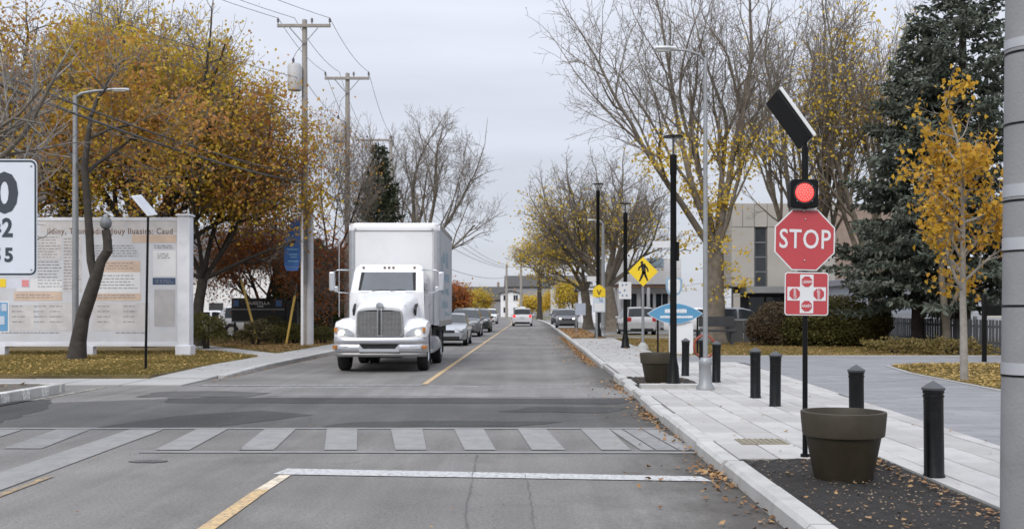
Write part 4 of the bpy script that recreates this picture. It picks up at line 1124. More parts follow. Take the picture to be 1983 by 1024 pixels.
for (a_, b2, Y, lab) in (((467, 541), (500, 634), 44.6, 'yellow plastic guy wire guard leaning before black board'), ((571, 572), (554, 640), 44.2, 'orange yellow guy wire guard left of utility pole')):
    t = thing('wire_guard', lab, 'wire guard', (gx(b2[0], Y), Y, .11), 0, 'yellow guy wire guards')
    tp = (gx(a_[0], Y) - gx(b2[0], Y), .0, gz(a_[1], Y) - .11)
    MB().cyl((0, 0, 0), tp, .05, .05, 8).build('sleeve', m_yg, t)
    MB().cyl(tp, (tp[0] * 1.25, 0, tp[2] * 1.25), .012, .012, 6).build('wire', m_metal, t)

# ================================================================ UTILITY POLES AND WIRES
m_wood = M('weathered_pole', (.30, .275, .25), .85, var=.18, scale=5, bump=.2, bscale=25)
m_wood2 = M('pole_dark_wood', (.16, .14, .125), .85, var=.2, scale=5)
m_ins = M('insulator', (.06, .05, .06), .3)
m_wire = M('wire_black', (.06, .06, .065), .6)
def upole(label, x, Y, h, arm=2.24, aoff=0.0, transf=None, r=.15, armz=.28, vis=True):
    t = thing('utility_pole', label, 'utility pole', (x, Y, 0.1), 0, 'wooden utility poles on the truck side')
    MB().lathe([(r, -.1), (r * .85, h * .5), (r * .62, h), (.01, h)], (0, 0, 0), 14).build('shaft', m_wood, t, smooth='auto')
    if arm:
        MB().box((aoff, -.14, h - armz), (arm, .10, .13)).build('crossarm', m_wood, t, bevel=.01)
        ends = []
        for u in (-.97, .3 if transf else -.35, .97):
            px = aoff + u * arm / 2; ends.append((px, h - armz + .28))
            MB().lathe([(.02, 0), (.02, .08), (.06, .1), (.045, .15), (.055, .19), (.03, .26), (.01, .26)], (px, -.14, h - armz + .06), 10).build('insulator', m_ins, t)
        MB().tube([(aoff + .62, -.17, h - armz - .06), (aoff * .5 + .02, -.15, h - armz - .75)], .022, 6).build('brace', m_metal, t)
        MB().tube([(aoff - .62, -.17, h - armz - .06), (aoff * .5 - .02, -.15, h - armz - .75)], .022, 6).build('brace', m_metal, t)
    if transf:
        tz, sc_ = transf
        tt = MB().lathe([(.02, 0), (.27 * sc_, 0), (.29 * sc_, .05), (.29 * sc_, 1.0 * sc_), (.25 * sc_, 1.1 * sc_), (.02, 1.12 * sc_)], (-.30 * sc_ - r * .4, -.25, tz), 18).build('transformer', M('transformer_grey', (.48, .48, .49), .5, var=.06), t, smooth='auto')
        MB().lathe([(.03, 0), (.06, .06), (.04, .12), (.06, .18), (.02, .28), (.01, .28)], (-.42 * sc_, -.25, tz + 1.1 * sc_), 8).build('bushing', m_ins, tt)
        MB().tube([(-.42 * sc_, -.25, tz + 1.35 * sc_), (-.3, -.2, h - 1.4), (.1, -.15, h - .9)], .012, 5).build('jumper', m_wire, tt)
    return t
P1 = (gx(590, 43.5), 43.5, 13.7); P2p = (gx(673, 52), 52, 13.4); P3 = (gx(757, 66), 66, 12.6); P4 = (gx(808, 100), 100, 12.8); P0 = (-16.2, 28.5, 13.9)
u1 = upole('nearest wooden utility pole with grey transformer and crossarm', *P1, transf=(gz(178, 43.5) - .1, 1.0), r=.17)
MB().cyl((.24, -.06, 0), (.24, -.06, gz(400, 43.5)), .15, .14, 12).build('stub_pole', M('stub_grey', (.46, .46, .48), .8, var=.1, scale=3), u1)
MB().cyl((-.02, -.16, 3), (-.02, -.16, 9.5), .03, .03, 6).build('conduit', m_metal, u1)
upole('second wooden utility pole with transformer behind the box truck', *P2p, transf=(gz(277, 52) - .1, 1.0), r=.17)
upole('third utility pole beyond the small spruce with offset crossarm', *P3, arm=2.3, aoff=-1.1, r=.16)
upole('fourth utility pole by the bare tree with short crossarm', *P4, arm=1.0, r=.2, armz=.2)
upole('utility pole off to the side of the billboard', P0[0], P0[1], P0[2])
upole('shorter cable pole standing on the traffic island', -12.3, 19.5, 7.6, arm=0, r=.14)
upole('far thin utility pole at the street bend', gx(981, 205), 205, gz(513, 205), arm=0, r=.28)
upole('far utility pole beside the slim young tree', gx(1009, 190), 190, gz(495, 190), arm=0, r=.28)
def wire(label, a_, b2, sag, r=.011, group='overhead power lines'):
    a_, b2 = Vector(a_), Vector(b2); pts = []
    for i in range(17):
        u = i / 16; p = a_.lerp(b2, u); p.z -= sag * 4 * u * (1 - u); pts.append(p)
    mb = MB().tube(pts, r, 5); o = mb.build('overhead_wire', m_wire); tag(o, label, 'wire', group)
def arm_pt(P, k, aoff=0, arm=2.24, armz=.28): return (P[0] + aoff + (-.97, -.35, .97)[k] * arm / 2, P[1] - .14, P[2] + .1 - armz + .32)
poss = ('outer', 'middle', 'road side')
for k in range(3):
    wire('%s power line from the side pole to the nearest pole' % poss[k], arm_pt(P0, k), arm_pt(P1, k), .35)
    wire('%s power line between the nearest and second poles' % poss[k], arm_pt(P1, k), arm_pt(P2p, k), .3)
    wire('%s power line between the second and third poles' % poss[k], arm_pt(P2p, k), arm_pt(P3, k, -1.1, 2.3), .4)
    wire('%s power line between the third and fourth poles' % poss[k], arm_pt(P3, k, -1.1, 2.3), arm_pt(P4, k, 0, 1.0, .2), .7)
wire('lower neutral line from side pole to nearest pole', (P0[0], P0[1], 11.5), (P1[0], P1[1], 11.3), .3)
wire('lower neutral line from nearest pole to second pole', (P1[0], P1[1], 11.3), (P2p[0], P2p[1], 11.0), .3)
wire('lower neutral line from second pole to third pole', (P2p[0], P2p[1], 11.0), (P3[0], P3[1], 10.4), .4)
wire('upper of two thick cables crossing in front of yellow tree', (-12.2, 19.6, 6.95), (-9.65, 43.3, 7.25), .32, .026, 'thick communication cables')
wire('lower of two thick cables crossing in front of yellow tree', (-12.2, 19.6, 6.75), (-9.65, 43.3, 6.95), .34, .034, 'thick communication cables')
wire('thick cable from nearest pole to second pole beside truck', (-9.5, 43.5, 7.2), (-9.2, 52, 6.9), .15, .028, 'thick communication cables')
wire('thick cable from second pole to third pole above truck', (-9.2, 52, 6.9), (P3[0], P3[1], 6.7), .4, .028, 'thick communication cables')
FP = (gx(981, 205), 205)
for za, zb, sg_, lab in ((12.5, 10.6, 1.4, 'highest'), (11.2, 10.2, 1.2, 'second highest'), (9.6, 9.9, .8, 'third highest'), (6.9, 8.1, 1.0, 'lowest')):
    wire(lab + ' far line sagging over the street end behind truck', (P4[0], 100, za), (FP[0], 205, zb), sg_, .03, 'far lines across the street')
wire('far line running right from the thin pole to the young tree side', (FP[0], 205, 10.2), (gx(1080, 190), 190, 10.4), .5, .03, 'far lines across the street')
# ================================================================ VEHICLES
m_tyre = M('tyre_rubber', (.016, .016, .017), .85, var=.25, scale=10, bump=.2, bscale=30)
m_chrome = M('chrome', (.62, .63, .65), .14, 1.0, var=.05)
m_alu = M('brushed_aluminium', (.52, .53, .55), .35, .9, var=.1, scale=4)
m_glass = glass_mat('car_glass', (.022, .026, .029))
m_under = M('underbody_black', (.012, .012, .013), .8)
m_hl = M('headlight_glass', (.42, .44, .47), .12, var=.1, spec=.8, coat=.5)
m_hlon = M('headlight_lit', (.9, .9, .85), .2, emit=(1, .95, .82), estr=2.6)
m_amber = M('amber_lens', (.42, .17, .04), .25, coat=.4)
m_tail = M('tail_lens', (.38, .02, .02), .25, coat=.4)
m_tailon = M('tail_lens_lit', (.5, .03, .03), .25, emit=(1, .05, .04), estr=1.0)

def wheel(par, c, r, w, rim=m_alu, side=1, hub_r=.62):
    t = MB().lathe([(r * hub_r, -w / 2), (r * .93, -w / 2), (r, -w * .36), (r, w * .36), (r * .93, w / 2), (r * hub_r, w / 2)], c, 28, 'x', True).build('wheel', m_tyre, par, smooth='auto')
    s = side
    MB().lathe([(r * .02, s * (w * .30)), (r * .22, s * (w * .34)), (r * .26, s * (w * .22)), (r * .50, s * (w * .16)), (r * .58, s * (w * .44)), (r * .635, s * (w * .50)), (r * .635, s * (w * .3)), (r * .02, s * w * .1)], c, 24, 'x').build('rim', rim, t, smooth='auto')
    return t

# ---------------------------------------------------------------- the box truck (front faces the camera, -Y)
tk = thing('box_truck', 'white box truck with chrome grille driving towards the crossing', 'truck', (-3.90, 26.35, 0), R(.9))
m_tw = M('truck_white', (.67, .67, .68), .3, var=.04, scale=1.2, coat=.4, dirt=.28, dirtcol=(.46, .45, .43), dscale=2.6)
m_boxw = M('box_white', (.68, .68, .69), .42, var=.05, scale=1, dirt=.3, dirtcol=(.48, .48, .47), dscale=1.8)
m_bump = M('bumper_silver', (.52, .53, .56), .32, .55, var=.05)
m_bump2 = M('bumper_dark', (.27, .265, .26), .4, .5, var=.08)
# chassis
for x in (-.43, .43): MB().span((x - .05, .8, .62), (x + .05, 8.1, .86)).build('chassis_rail', m_under, tk)
MB().span((-.55, .55, .35), (.55, 1.6, .75)).build('engine_sump', m_under, tk, bevel=.06)
MB().cyl((-.95, 1.12, .48), (.95, 1.12, .48), .07, .07, 10).build('front_axle', m_under, tk)
MB().cyl((-.95, 4.95, .50), (.95, 4.95, .50), .10, .10, 10).build('rear_axle', m_under, tk)
MB().ball((0, 4.95, .5), .24, 10, 8).build('differential', m_under, tk)
# bumper, swept back at the ends
def bumper(z0, z1, mat, name, out=0.0, x0=-1.22, x1=1.22, thick=.10):
    rows = []; n = 28
    for i in range(n + 1):
        x = x0 + (x1 - x0) * i / n; u = abs(x) / 1.22
        y = .0 + .10 * u ** 2 + .34 * max(0, (u - .80) / .20) ** 2 - out
        rows.append([(x, y + .03, z0), (x, y, z0 + .03), (x, y - .012, (z0 + z1) / 2), (x, y, z1 - .03), (x, y + .03, z1), (x, y + thick, z1), (x, y + thick, z0)])
    mb = MB().grid(rows, True); mb.quad(*rows[0]); mb.quad(*reversed(rows[-1]))
    return mb.build(name, mat, tk, smooth='auto')
bumper(.735, .90, m_bump, 'bumper', .02)
bumper(.52, .735, m_bump, 'bumper_side', 0, .50, 1.22); bumper(.52, .735, m_bump, 'bumper_side', 0, -1.22, -.50)
MB().prism([(-.50, .735), (.50, .735), (.40, .62), (-.40, .62)], .05, .09, 'xz').build('air_intake', m_under, tk)
MB().prism([(-.51, .735), (-.41, .61), (.41, .61), (.51, .735), (.51, .53), (-.51, .53)], -.005, .10, 'xz').build('bumper_centre', m_bump, tk)
bumper(.40, .525, m_bump2, 'lower_valance', -.03, -1.18, 1.18)
for s in (-1, 1):
    f = MB().span((s * .78, .035, .60), (s * 1.06, .10, .685)).build('fog_light', m_hl, tk, bevel=.01); f.rotation_euler = (0, 0, 0)
    f.location = (0, .0, 0)
    MB().box((s * 1.12, .19, .645), (.11, .16, .10), (0, 0, s * R(48))).build('marker_light', m_amber, tk, bevel=.01)
# hood: lofted from the grille up to the cowl
def hsec(y, w, zt, zb, crown, sh):
    P = [(-w * 1.02, zb), (-w * 1.0, (zb + zt) * .55), (-w * .95, zt - sh), (-w * .82, zt - sh * .25), (-w * .5, zt + crown * .6), (0, zt + crown), ]
    return [(x, y, z) for x, z in P] + [(-x, y, z) for x, z in reversed(P[:-1])]
rows = [hsec(.17, .60, 1.66, .92, .02, .10), hsec(.20, .63, 1.70, .92, .025, .10), hsec(.5, .68, 1.79, .92, .03, .12), hsec(.9, .74, 1.89, .95, .035, .14), hsec(1.3, .80, 2.00, 1.0, .04, .16), hsec(1.62, .86, 2.08, 1.0, .03, .16)]
mb = MB().grid(rows); mb.quad(*rows[0]); mb.build('hood', m_tw, tk, smooth='auto')
# grille
m_gm = M('grille_dark', (.05, .05, .052), .6)
gp_ = [(-.60, .96), (-.585, 1.50), (-.55, 1.575), (-.30, 1.61), (0, 1.62), (.30, 1.61), (.55, 1.575), (.585, 1.50), (.60, .96), (.55, .93), (-.55, .93)]
MB().prism(gp_, .13, .165, 'xz').build('grille_back', m_gm, tk)
fr = MB(); n = len(gp_); gi = [(x * .945, 1.27 + (z - 1.27) * .93) for x, z in gp_]
fr.add([(x, .095, z) for x, z in gp_] + [(x, .095, z) for x, z in gi] + [(x, .165, z) for x, z in gp_] + [(x, .13, z) for x, z in gi],
       [(i, (i + 1) % n, n + (i + 1) % n, n + i) for i in range(n)] + [(i, (i + 1) % n, 2 * n + (i + 1) % n, 2 * n + i) for i in range(n)] + [(n + i, n + (i + 1) % n, 3 * n + (i + 1) % n, 3 * n + i) for i in range(n)])
fr.build('grille_surround', m_chrome, tk)
m_gb = M('grille_bar', (.48, .475, .46), .35, .85)
gm = MB()
for i in range(15):
    for s in (-1, 1): x = s * (.08 + i * .0345); gm.span((x - .0045, .112, .96), (x + .0045, .128, 1.56 - max(0, abs(x) - .45) * .5))
for i in range(19): z = .975 + i * .0315; gm.span((-.56, .108, z - .0045), (-.055, .126, z + .0045)); gm.span((.055, .108, z - .0045), (.56, .126, z + .0045))
gm.build('grille_mesh', m_gb, tk)['kind'] = 'stuff'
for x in (-.045, .045): MB().span((x - .014, .085, .92), (x + .014, .13, 1.62)).build('grille_bar', m_chrome, tk, bevel=.004)
MB().lathe([(.01, -.02), (.09, -.015), (.10, 0), (.10, .02), (.01, .03)], (0, .12, 1.70), 18, 'y').build('emblem', m_chrome, tk, smooth='auto')
# fenders with headlights
for s in (-1, 1):
    rows = []
    for y, zt, xo, xi in ((.17, 1.00, 1.08, .60), (.19, 1.15, 1.13, .60), (.26, 1.25, 1.18, .61), (.42, 1.33, 1.21, .63), (.65, 1.38, 1.22, .66), (.95, 1.395, 1.22, .70), (1.25, 1.37, 1.22, .74), (1.55, 1.27, 1.22, .78), (1.72, 1.12, 1.21, .8)):
        dd = .68 ** 2 - (y - 1.12) ** 2
        zb = max(.90, .50 + (math.sqrt(dd) if dd > 0 else 0))
        zb = min(zb, zt - .06)
        rows.append([(s * xi, y, zb), (s * xi, y, zt - .02), (s * (xi + (xo - xi) * .35), y, zt + .01), (s * (xi + (xo - xi) * .7), y, zt - .015), (s * (xo - .03), y, zt - .08), (s * xo, y, max(zt - .22, zb + .01)), (s * xo, y, zb)])
    mb = MB().grid(rows, True); mb.quad(*rows[0]); mb.quad(*rows[-1]); mb.build('fender', m_tw, tk, smooth='auto')
    hl = MB(); P = [(s * .66, .93), (s * .68, 1.02), (s * .84, 1.13), (s * 1.10, 1.18), (s * 1.16, 1.17), (s * 1.17, 1.02), (s * 1.12, .945)]
    ya = lambda x: .145 + max(0, abs(x) - .85) * .16
    hl.add([(x, ya(x), z) for x, z in P] + [(x, ya(x) + .12, z) for x, z in P], [tuple(range(7))] + [(i, (i + 1) % 7, 7 + (i + 1) % 7, 7 + i) for i in range(7)])
    h_ = hl.build('headlight', m_hl, tk, bevel=.008)
    MB().lathe([(.01, -.035), (.06, -.02), (.065, .02), (.01, .02)], (s * .98, .135, 1.02), 14, 'y').build('bulb', m_hlon, h_)
    MB().box((s * 1.13, .17, 1.09), (.07, .06, .12), (0, 0, s * R(30))).build('turn_lamp', m_amber, h_, bevel=.006)
# cab
def csec(z, w, y0, y1): return [(-w, y0 + .05, z), (-w * .93, y0, z), (w * .93, y0, z), (w, y0 + .05, z), (w, y1, z), (-w, y1, z)]
rows = [csec(.72, 1.0, 1.66, 3.05), csec(1.2, 1.02, 1.63, 3.05), csec(2.06, 1.0, 1.60, 3.05), csec(2.10, .99, 1.62, 3.05), csec(2.66, .945, 2.02, 3.05), csec(2.78, .915, 2.12, 3.0), csec(2.86, .82, 2.30, 2.95)]
mb = MB().grid(rows, True); mb.quad(*rows[-1]); mb.quad(*reversed(rows[0])); mb.build('cab', m_tw, tk, smooth='auto')
def wpt(u, v, out=.012):   # point on the windshield plane: u across -1..1, v 0..1 up
    z = 2.115 + (2.64 - 2.115) * v; w = (.895 - .035 * v); t = (z - 2.10) / .56; y = 1.62 + .40 * t + .05 * u * u * .5
    return (u * w, y - out - .02 * (1 - u * u), z)
ws = MB(); rr = rrect(1, .5, .14)
gr = []
for v in np.linspace(.0, 1.0, 7): gr.append([wpt(u, v) for u in np.linspace(-.955, .955, 9)])
ws.grid(gr); wsh = ws.build('windshield', M('truck_glass', (.05, .058, .065), .05, var=.25, scale=1.5, spec=.7, coat=.8), tk, smooth=True)
for u0, u1, v0, v1 in ((-1, 1, -.06, .015), (-1, 1, .985, 1.07), (-1.0, -.94, 0, 1), (.94, 1.0, 0, 1)):
    e = MB(); e.grid([[wpt(u, v, .018) for u in np.linspace(u0, u1, 9)] for v in np.linspace(v0, v1, 5)]); e.build('seal', m_tw, wsh)
for u0, du in ((-.45, .55), (.12, .45)):
    MB().tube([wpt(u0, .0, .03), wpt(u0 + du * .5, .06, .03), wpt(u0 + du, .05, .03)], .008, 5).build('wiper', m_under, wsh)
for s in (-1, 1):   # dark curtain-like A pillars inside the glass
    e = MB(); e.grid([[wpt(s * u, v, .0145) for u in (.80 - .04 * v, .955)] for v in np.linspace(0.02, .98, 5)]); e.build('pillar_shade', m_under, wsh)
for s in (-1, 1):
    pts = [(s * 1.004, 1.75, 2.12), (s * 1.004, 2.85, 2.12), (s * .915, 2.85, 2.62), (s * .915, 2.13, 2.62)]
    MB().add([(p[0] + s * .008, p[1], p[2]) for p in pts], [(0, 1, 2, 3)]).build('side_window', m_glass, tk)
    d_ = MB().span((s * 1.018, 1.74, .95), (s * 1.03, 2.9, 2.05)).build('door', m_tw, tk, bevel=.01)
    MB().box((s * 1.045, 2.75, 1.75), (.03, .16, .04)).build('handle', m_chrome, d_)
    MB().span((s * .80, 1.85, .42), (s * 1.16, 2.9, .50)).build('step', m_alu, tk, bevel=.01)
    MB().span((s * .85, 1.85, .50), (s * 1.10, 2.9, .74)).build('step_box', m_alu if s > 0 else m_under, tk, bevel=.01)
    # mirrors on tube frames
    mr = MB(); mr.tube([(s * .93, 1.75, 2.68), (s * 1.30, 1.55, 2.68), (s * 1.40, 1.55, 2.64), (s * 1.41, 1.55, 2.12), (s * 1.30, 1.55, 2.07), (s * .97, 1.72, 2.06)], .016, 7)
    mo = mr.build('mirror_arm', m_chrome, tk, smooth=True)
    MB().box((s * 1.47, 1.58, 2.37), (.16, .10, .52)).build('mirror_head', m_bump, mo, bevel=.035, seg=3)
    MB().box((s * 1.36, 1.57, 2.16), (.10, .07, .16)).build('convex_mirror', m_bump, mo, bevel=.02)
    # hood air intake notch and antenna
    MB().prism([(1.05, 1.60), (1.30, 1.75), (1.55, 1.78), (1.52, 1.70), (1.28, 1.66), (1.12, 1.45)], s * .79, s * .845, 'yz').build('side_vent', m_under, tk)
MB().tube([(-1.21, 1.15, 1.42), (-1.22, 1.2, 2.6), (-1.22, 1.22, 3.75)], .010, 6).build('antenna', m_bump, tk)
for x in (-.70, -.12, 0, .12, .70): MB().box((x, 2.10, 2.775), (.065, .10, .045)).build('roof_light', M('lens_bronze', (.22, .15, .10), .3), tk, bevel=.012)
# cargo box
BX, BY0, BY1, BZ0, BZ1 = 1.30, 3.25, 9.0, 1.16, 4.08
def boxplan(w, y0, y1, r=.17, n=6):
    P = [(-w, y1), (-w, y0 + r)]
    for k in range(1, n + 1): a_ = R(180 + 90 * k / n); P.append((-w + r + r * math.cos(a_), y0 + r + r * math.sin(a_)))
    for k in range(0, n + 1): a_ = R(270 + 90 * k / n); P.append((w - r + r * math.cos(a_), y0 + r + r * math.sin(a_)))
    return P + [(w, y1)]
MB().prism(boxplan(BX - .02, BY0 + .02, BY1), BZ0 + .02, BZ1 - .02).build('cargo_box', m_boxw, tk, smooth='auto')
MB().span((-BX + .20, BY0 + .005, BZ0 + .1), (BX - .20, BY0 + .03, BZ1 - .25)).build('front_panel', m_boxw, tk, bevel=.008)
for x in (-.62, .62): MB().span((x - .006, .30, 1.72), (x + .006, .9, 1.725)).build('hood_seam', m_bump2, tk)
for s in (-1, 1):   # rounded ribbed corner posts
    mb = MB(); rows = []
    for k in range(0, 13):
        a_ = R(270 + s * 90 * k / 12) if s > 0 else R(270 - 90 * k / 12)
        rr_ = .175 + (.006 if k % 2 else 0)
        cx = s * (BX - .17)
        rows.append([(cx + rr_ * math.cos(a_), BY0 + .17 + rr_ * math.sin(a_), BZ0), (cx + rr_ * math.cos(a_), BY0 + .17 + rr_ * math.sin(a_), BZ1 - .2)])
    mb.grid(rows).build('corner_post', m_alu, tk)
    MB().span((s * (BX - .012), BY0 + .20, BZ0 + .14), (s * (BX + .004), BY1 - .05, BZ1 - .12)).build('side_panel', M('side_grey', (.36, .38, .41), .5, var=.1, scale=1), tk)
    MB().span((s * (BX - .03), BY0 + .19, BZ1 - .12), (s * (BX + .018), BY1, BZ1 + .01)).build('top_rail', m_bump2, tk, bevel=.01)
    MB().span((s * (BX - .05), BY0 + .1, BZ0 - .04), (s * (BX + .018), BY1, BZ0 + .14)).build('bottom_rail', m_bump2, tk, bevel=.01)
for s, nm in ((1, 'side_graphic'),):
    m_gr = M('graphic_blue', (.22, .31, .38), .5, var=.3); gr_ = random.Random(4)
    for (y0, y1, z0, z1) in ((4.0, 4.5, 2.1, 3.2), (4.6, 5.6, 3.0, 3.35), (5.9, 7.0, 2.9, 3.45), (4.4, 7.6, 2.45, 2.75), (4.3, 7.3, 2.05, 2.3), (4.3, 6.9, 1.65, 1.9), (5.6, 8.3, 1.4, 1.55)):
        y = y0
        while y < y1:
            w = gr_.uniform(.12, .34); MB().span((s * (BX + .005), y, z0 + gr_.uniform(0, .06)), (s * (BX + .008), min(y + w, y1), z1 - gr_.uniform(0, .08))).build(nm, m_gr, tk); y += w + .07
# front roof cap
rows = []
for x in np.linspace(-1, 1, 15):
    w = BX + .01; sg_ = abs(x); yb = BY0 + (.17 * max(0, (sg_ - .86) / .14) ** 2)
    zt = BZ1 + .02 - .05 * max(0, (sg_ - .9) / .1) ** 2
    rows.append([(x * w, yb + .0, BZ1 - .22), (x * w, yb - .025, BZ1 - .20), (x * w, yb - .025, BZ1 - .10), (x * w, yb + .02, zt - .02), (x * w, yb + .10, zt), (x * w, yb + .5, zt + .02)])
MB().grid(rows).build('roof_cap', m_boxw, tk, smooth='auto')
MB().span((-BX, BY0 + .3, BZ1 - .02), (BX, BY1, BZ1 + .02)).build('roof', m_boxw, tk)
for x in (-1.1, 1.1): MB().box((x, BY0 - .03, BZ1 - .17), (.06, .03, .04)).build('roof_light', m_alu, tk)
MB().span((-1.1, BY0 + .3, .88), (1.1, BY1, 1.12)).build('subframe', m_under, tk)
MB().cyl((1.02, 3.15, .62), (1.02, 4.15, .62), .26, .26, 16).build('fuel_tank', m_alu, tk, smooth='auto')
MB().cyl((-1.02, 3.15, .62), (-1.02, 4.15, .62), .26, .26, 16).build('fuel_tank', m_under, tk, smooth='auto')
for s in (-1, 1):
    wheel(tk, (s * 1.04, 1.12, .50), .50, .28, m_alu, s, .58)
    wheel(tk, (s * 1.10, 4.95, .50), .50, .27, m_alu, s, .58); wheel(tk, (s * .78, 4.95, .50), .50, .27, m_under, s, .58)
    MB().span((s * .72, 5.62, .30), (s * 1.25, 5.64, .98)).build('mud_flap', m_under, tk)
    MB().span((s * 1.02, 4.30, .62), (s * 1.04, 4.45, 1.10)).build('mud_bracket', m_alu, tk)

# ---------------------------------------------------------------- cars
STY = {
 'sedan': dict(L=4.7, W=.90, H=1.46, belt=.92, prof=[(0, .62), (.05, .72), (.25, .80), (.9, .93), (1.25, .98), (1.95, 1.38), (2.4, 1.46), (3.0, 1.45), (3.5, 1.36), (4.15, 1.06), (4.55, 1.02), (4.7, .9)],
               wind=(1.3, 2.0), roof=(2.0, 3.35), rear=(3.4, 4.1), sides=[(1.75, 2.6), (2.72, 3.55)], ax=(.92, 3.75), r=.33),
 'suv': dict(L=4.6, W=.93, H=1.72, belt=1.05, prof=[(0, .72), (.05, .86), (.2, .95), (.9, 1.06), (1.15, 1.10), (1.75, 1.58), (2.2, 1.70), (3.4, 1.72), (4.1, 1.66), (4.25, 1.55), (4.52, 1.10), (4.58, .98), (4.6, .8)],
             wind=(1.18, 1.8), roof=(1.8, 4.1), rear=(4.14, 4.5), sides=[(1.6, 2.5), (2.62, 3.4), (3.5, 4.05)], ax=(.9, 3.65), r=.37),
 'minivan': dict(L=5.0, W=.98, H=1.78, belt=1.05, prof=[(0, .68), (.05, .80), (.25, .92), (.75, 1.04), (.95, 1.10), (1.75, 1.62), (2.2, 1.76), (3.8, 1.78), (4.65, 1.72), (4.75, 1.62), (4.93, 1.10), (4.98, .98), (5.0, .8)],
                 wind=(1.0, 1.8), roof=(1.8, 4.6), rear=(4.68, 4.91), sides=[(1.5, 2.4), (2.52, 3.6), (3.7, 4.55)], ax=(.95, 4.05), r=.35),
}
def car(name, label, loc, rz, style, paint, lights=False, tail=False, sign=False, rack=False, k=1.0, group=None):
    S = STY[style]; t = thing(name, label, 'car', loc, rz, group); t.scale = (k, k, k)
    L, W, H, belt = S['L'], S['W'], S['H'], S['belt']; y0 = -L / 2
    py, pz = [p[0] for p in S['prof']], [p[1] for p in S['prof']]
    st = sorted(set([round(v, 3) for v in py] + [round(v, 3) for v in np.linspace(0, L, 20)] + [round(v, 3) for pr_ in S['sides'] for v in pr_] + [round(v, 3) for v in S['wind'] + S['rear']]))
    rows = []; cs = []
    for y in st:
        zt = float(np.interp(y, py, pz))
        e0 = max(0, 1 - y / .55); e1 = max(0, 1 - (L - y) / .45)
        w = W * (1 - .22 * e0 ** 2.2 - .10 * e1 ** 2.2)
        zb = .22 + .10 * e0 + .10 * e1
        bl = min(belt, zt - .03)
        gh = max(0.0, min(1.0, (zt - belt) / (H - belt)))
        wr = w * (.95 - .17 * gh)
        half = [(0, zb), (w * .90, zb), (w * .985, zb + .10), (w, bl * .62 + zb * .38), (w * .985, bl - .06), (w * .955, bl), (wr, max(zt - .06 * (gh + .3), bl + .004)), (wr * .86, zt - .008), (0, zt + .012)]
        row = [(x, y0 + y, z) for x, z in half] + [(-x, y0 + y, z) for x, z in reversed(half[1:-1])]
        rows.append(row); cs.append(half)
    mb = MB().grid(rows, True); mb.quad(*rows[0]); mb.quad(*reversed(rows[-1]))
    body = mb.build('body', paint, t, smooth='auto')
    nP = len(rows[0])
    def panels(nm, i0, i1, strips, par, out, shrink=0.0):
        gm_ = MB()
        idx = [i for i, y in enumerate(st) if i0 - 1e-3 <= y <= i1 + 1e-3]
        for a_, b2 in zip(idx[:-1], idx[1:]):
            for s_ in strips:
                q = [Vector(rows[a_][s_]), Vector(rows[b2][s_]), Vector(rows[b2][(s_ + 1) % nP]), Vector(rows[a_][(s_ + 1) % nP])]
                nn_ = (q[1] - q[0]).cross(q[3] - q[0]); nn_ = nn_.normalized() if nn_.length > 1e-9 else Vector((0, 0, 1))
                cc = sum(q, Vector()) / 4; outw = Vector((cc.x, 0, cc.z - .7)) if abs(cc.x) > .2 else Vector((0, (cc.y) * .3, 1))
                if nn_.dot(outw) < 0: nn_ = -nn_
                gm_.add([p + nn_ * out for p in q], [(0, 1, 2, 3)])
        return gm_.build(nm, m_glass, par, smooth='auto') if gm_.v else None
    panels('windshield', S['wind'][0], S['wind'][1], (6, 7, 8, 9), t, .008)
    panels('rear_window', S['rear'][0], S['rear'][1], (6, 7, 8, 9), t, .008)
    for a_, b2 in S['sides']:
        panels('side_window', a_, b2, (5,), t, .008); panels('side_window', a_, b2, (10,), t, .008)
    for s in (-1, 1):
        for ay in S['ax']:
            wheel(t, (s * (W - .09), y0 + ay, S['r']), S['r'], .21, m_alu, s, .66)
            MB().lathe([(S['r'] * 1.02, -.02), (S['r'] * 1.14, -.02), (S['r'] * 1.14, .012), (S['r'] * 1.02, .012)], (s * (W - .004), y0 + ay, S['r']), 22, 'x', True).build('wheel_arch', m_under, t)
        zh = float(np.interp(.25, py, pz)) - .10
        hl_ = MB().box((s * W * .66, y0 + .10, zh), (W * .42, .20, .14), (R(-14), 0, s * R(-20))).build('headlight', m_hl, t, bevel=.03)
        if lights: MB().ball((s * W * .62, y0 + .01, zh), (.11, .05, .06), 8, 6).build('bulb', m_hlon, hl_)
        MB().box((s * W * .80, y0 + L - .06, belt - .06), (W * .24, .16, .26 if style != 'sedan' else .16), (0, 0, s * R(14))).build('taillight', m_tailon if tail else m_tail, t, bevel=.02)
        MB().box((s * (W + .09), y0 + S['wind'][0] + .38, belt + .04), (.22, .11, .15)).build('door_mirror', paint, t, bevel=.03)
        MB().span((s * W * .97, y0 + S['ax'][0] + .45, .20), (s * (W * .985 + .004), y0 + S['ax'][1] - .45, .33)).build('sill', m_under, t)
    MB().box((0, y0 + .02, zh - .05), (W * .85, .10, .11)).build('grille', m_under, t, bevel=.02)
    MB().box((0, y0 - .03, zh - .05), (W * .5, .03, .025)).build('grille_trim', m_chrome, t)
    MB().box((0, y0 + .03, .36), (W * 1.35, .10, .16)).build('lower_intake', m_under, t, bevel=.03)
    MB().box((0, y0 + L - .03, .36), (W * 1.5, .12, .14)).build('rear_valance', m_under, t, bevel=.03)
    MB().box((0, y0 + L + .012, .78 if style == 'sedan' else .86), (.32, .02, .16)).build('licence_plate', m_off, t)
    if sign: MB().prism([(-.32, 0), (.32, 0), (.26, .17), (-.26, .17)], -.13, .13, 'xz').build('roof_sign', m_signw, t, bevel=.03, loc=(0, y0 + 2.6, H - .005))
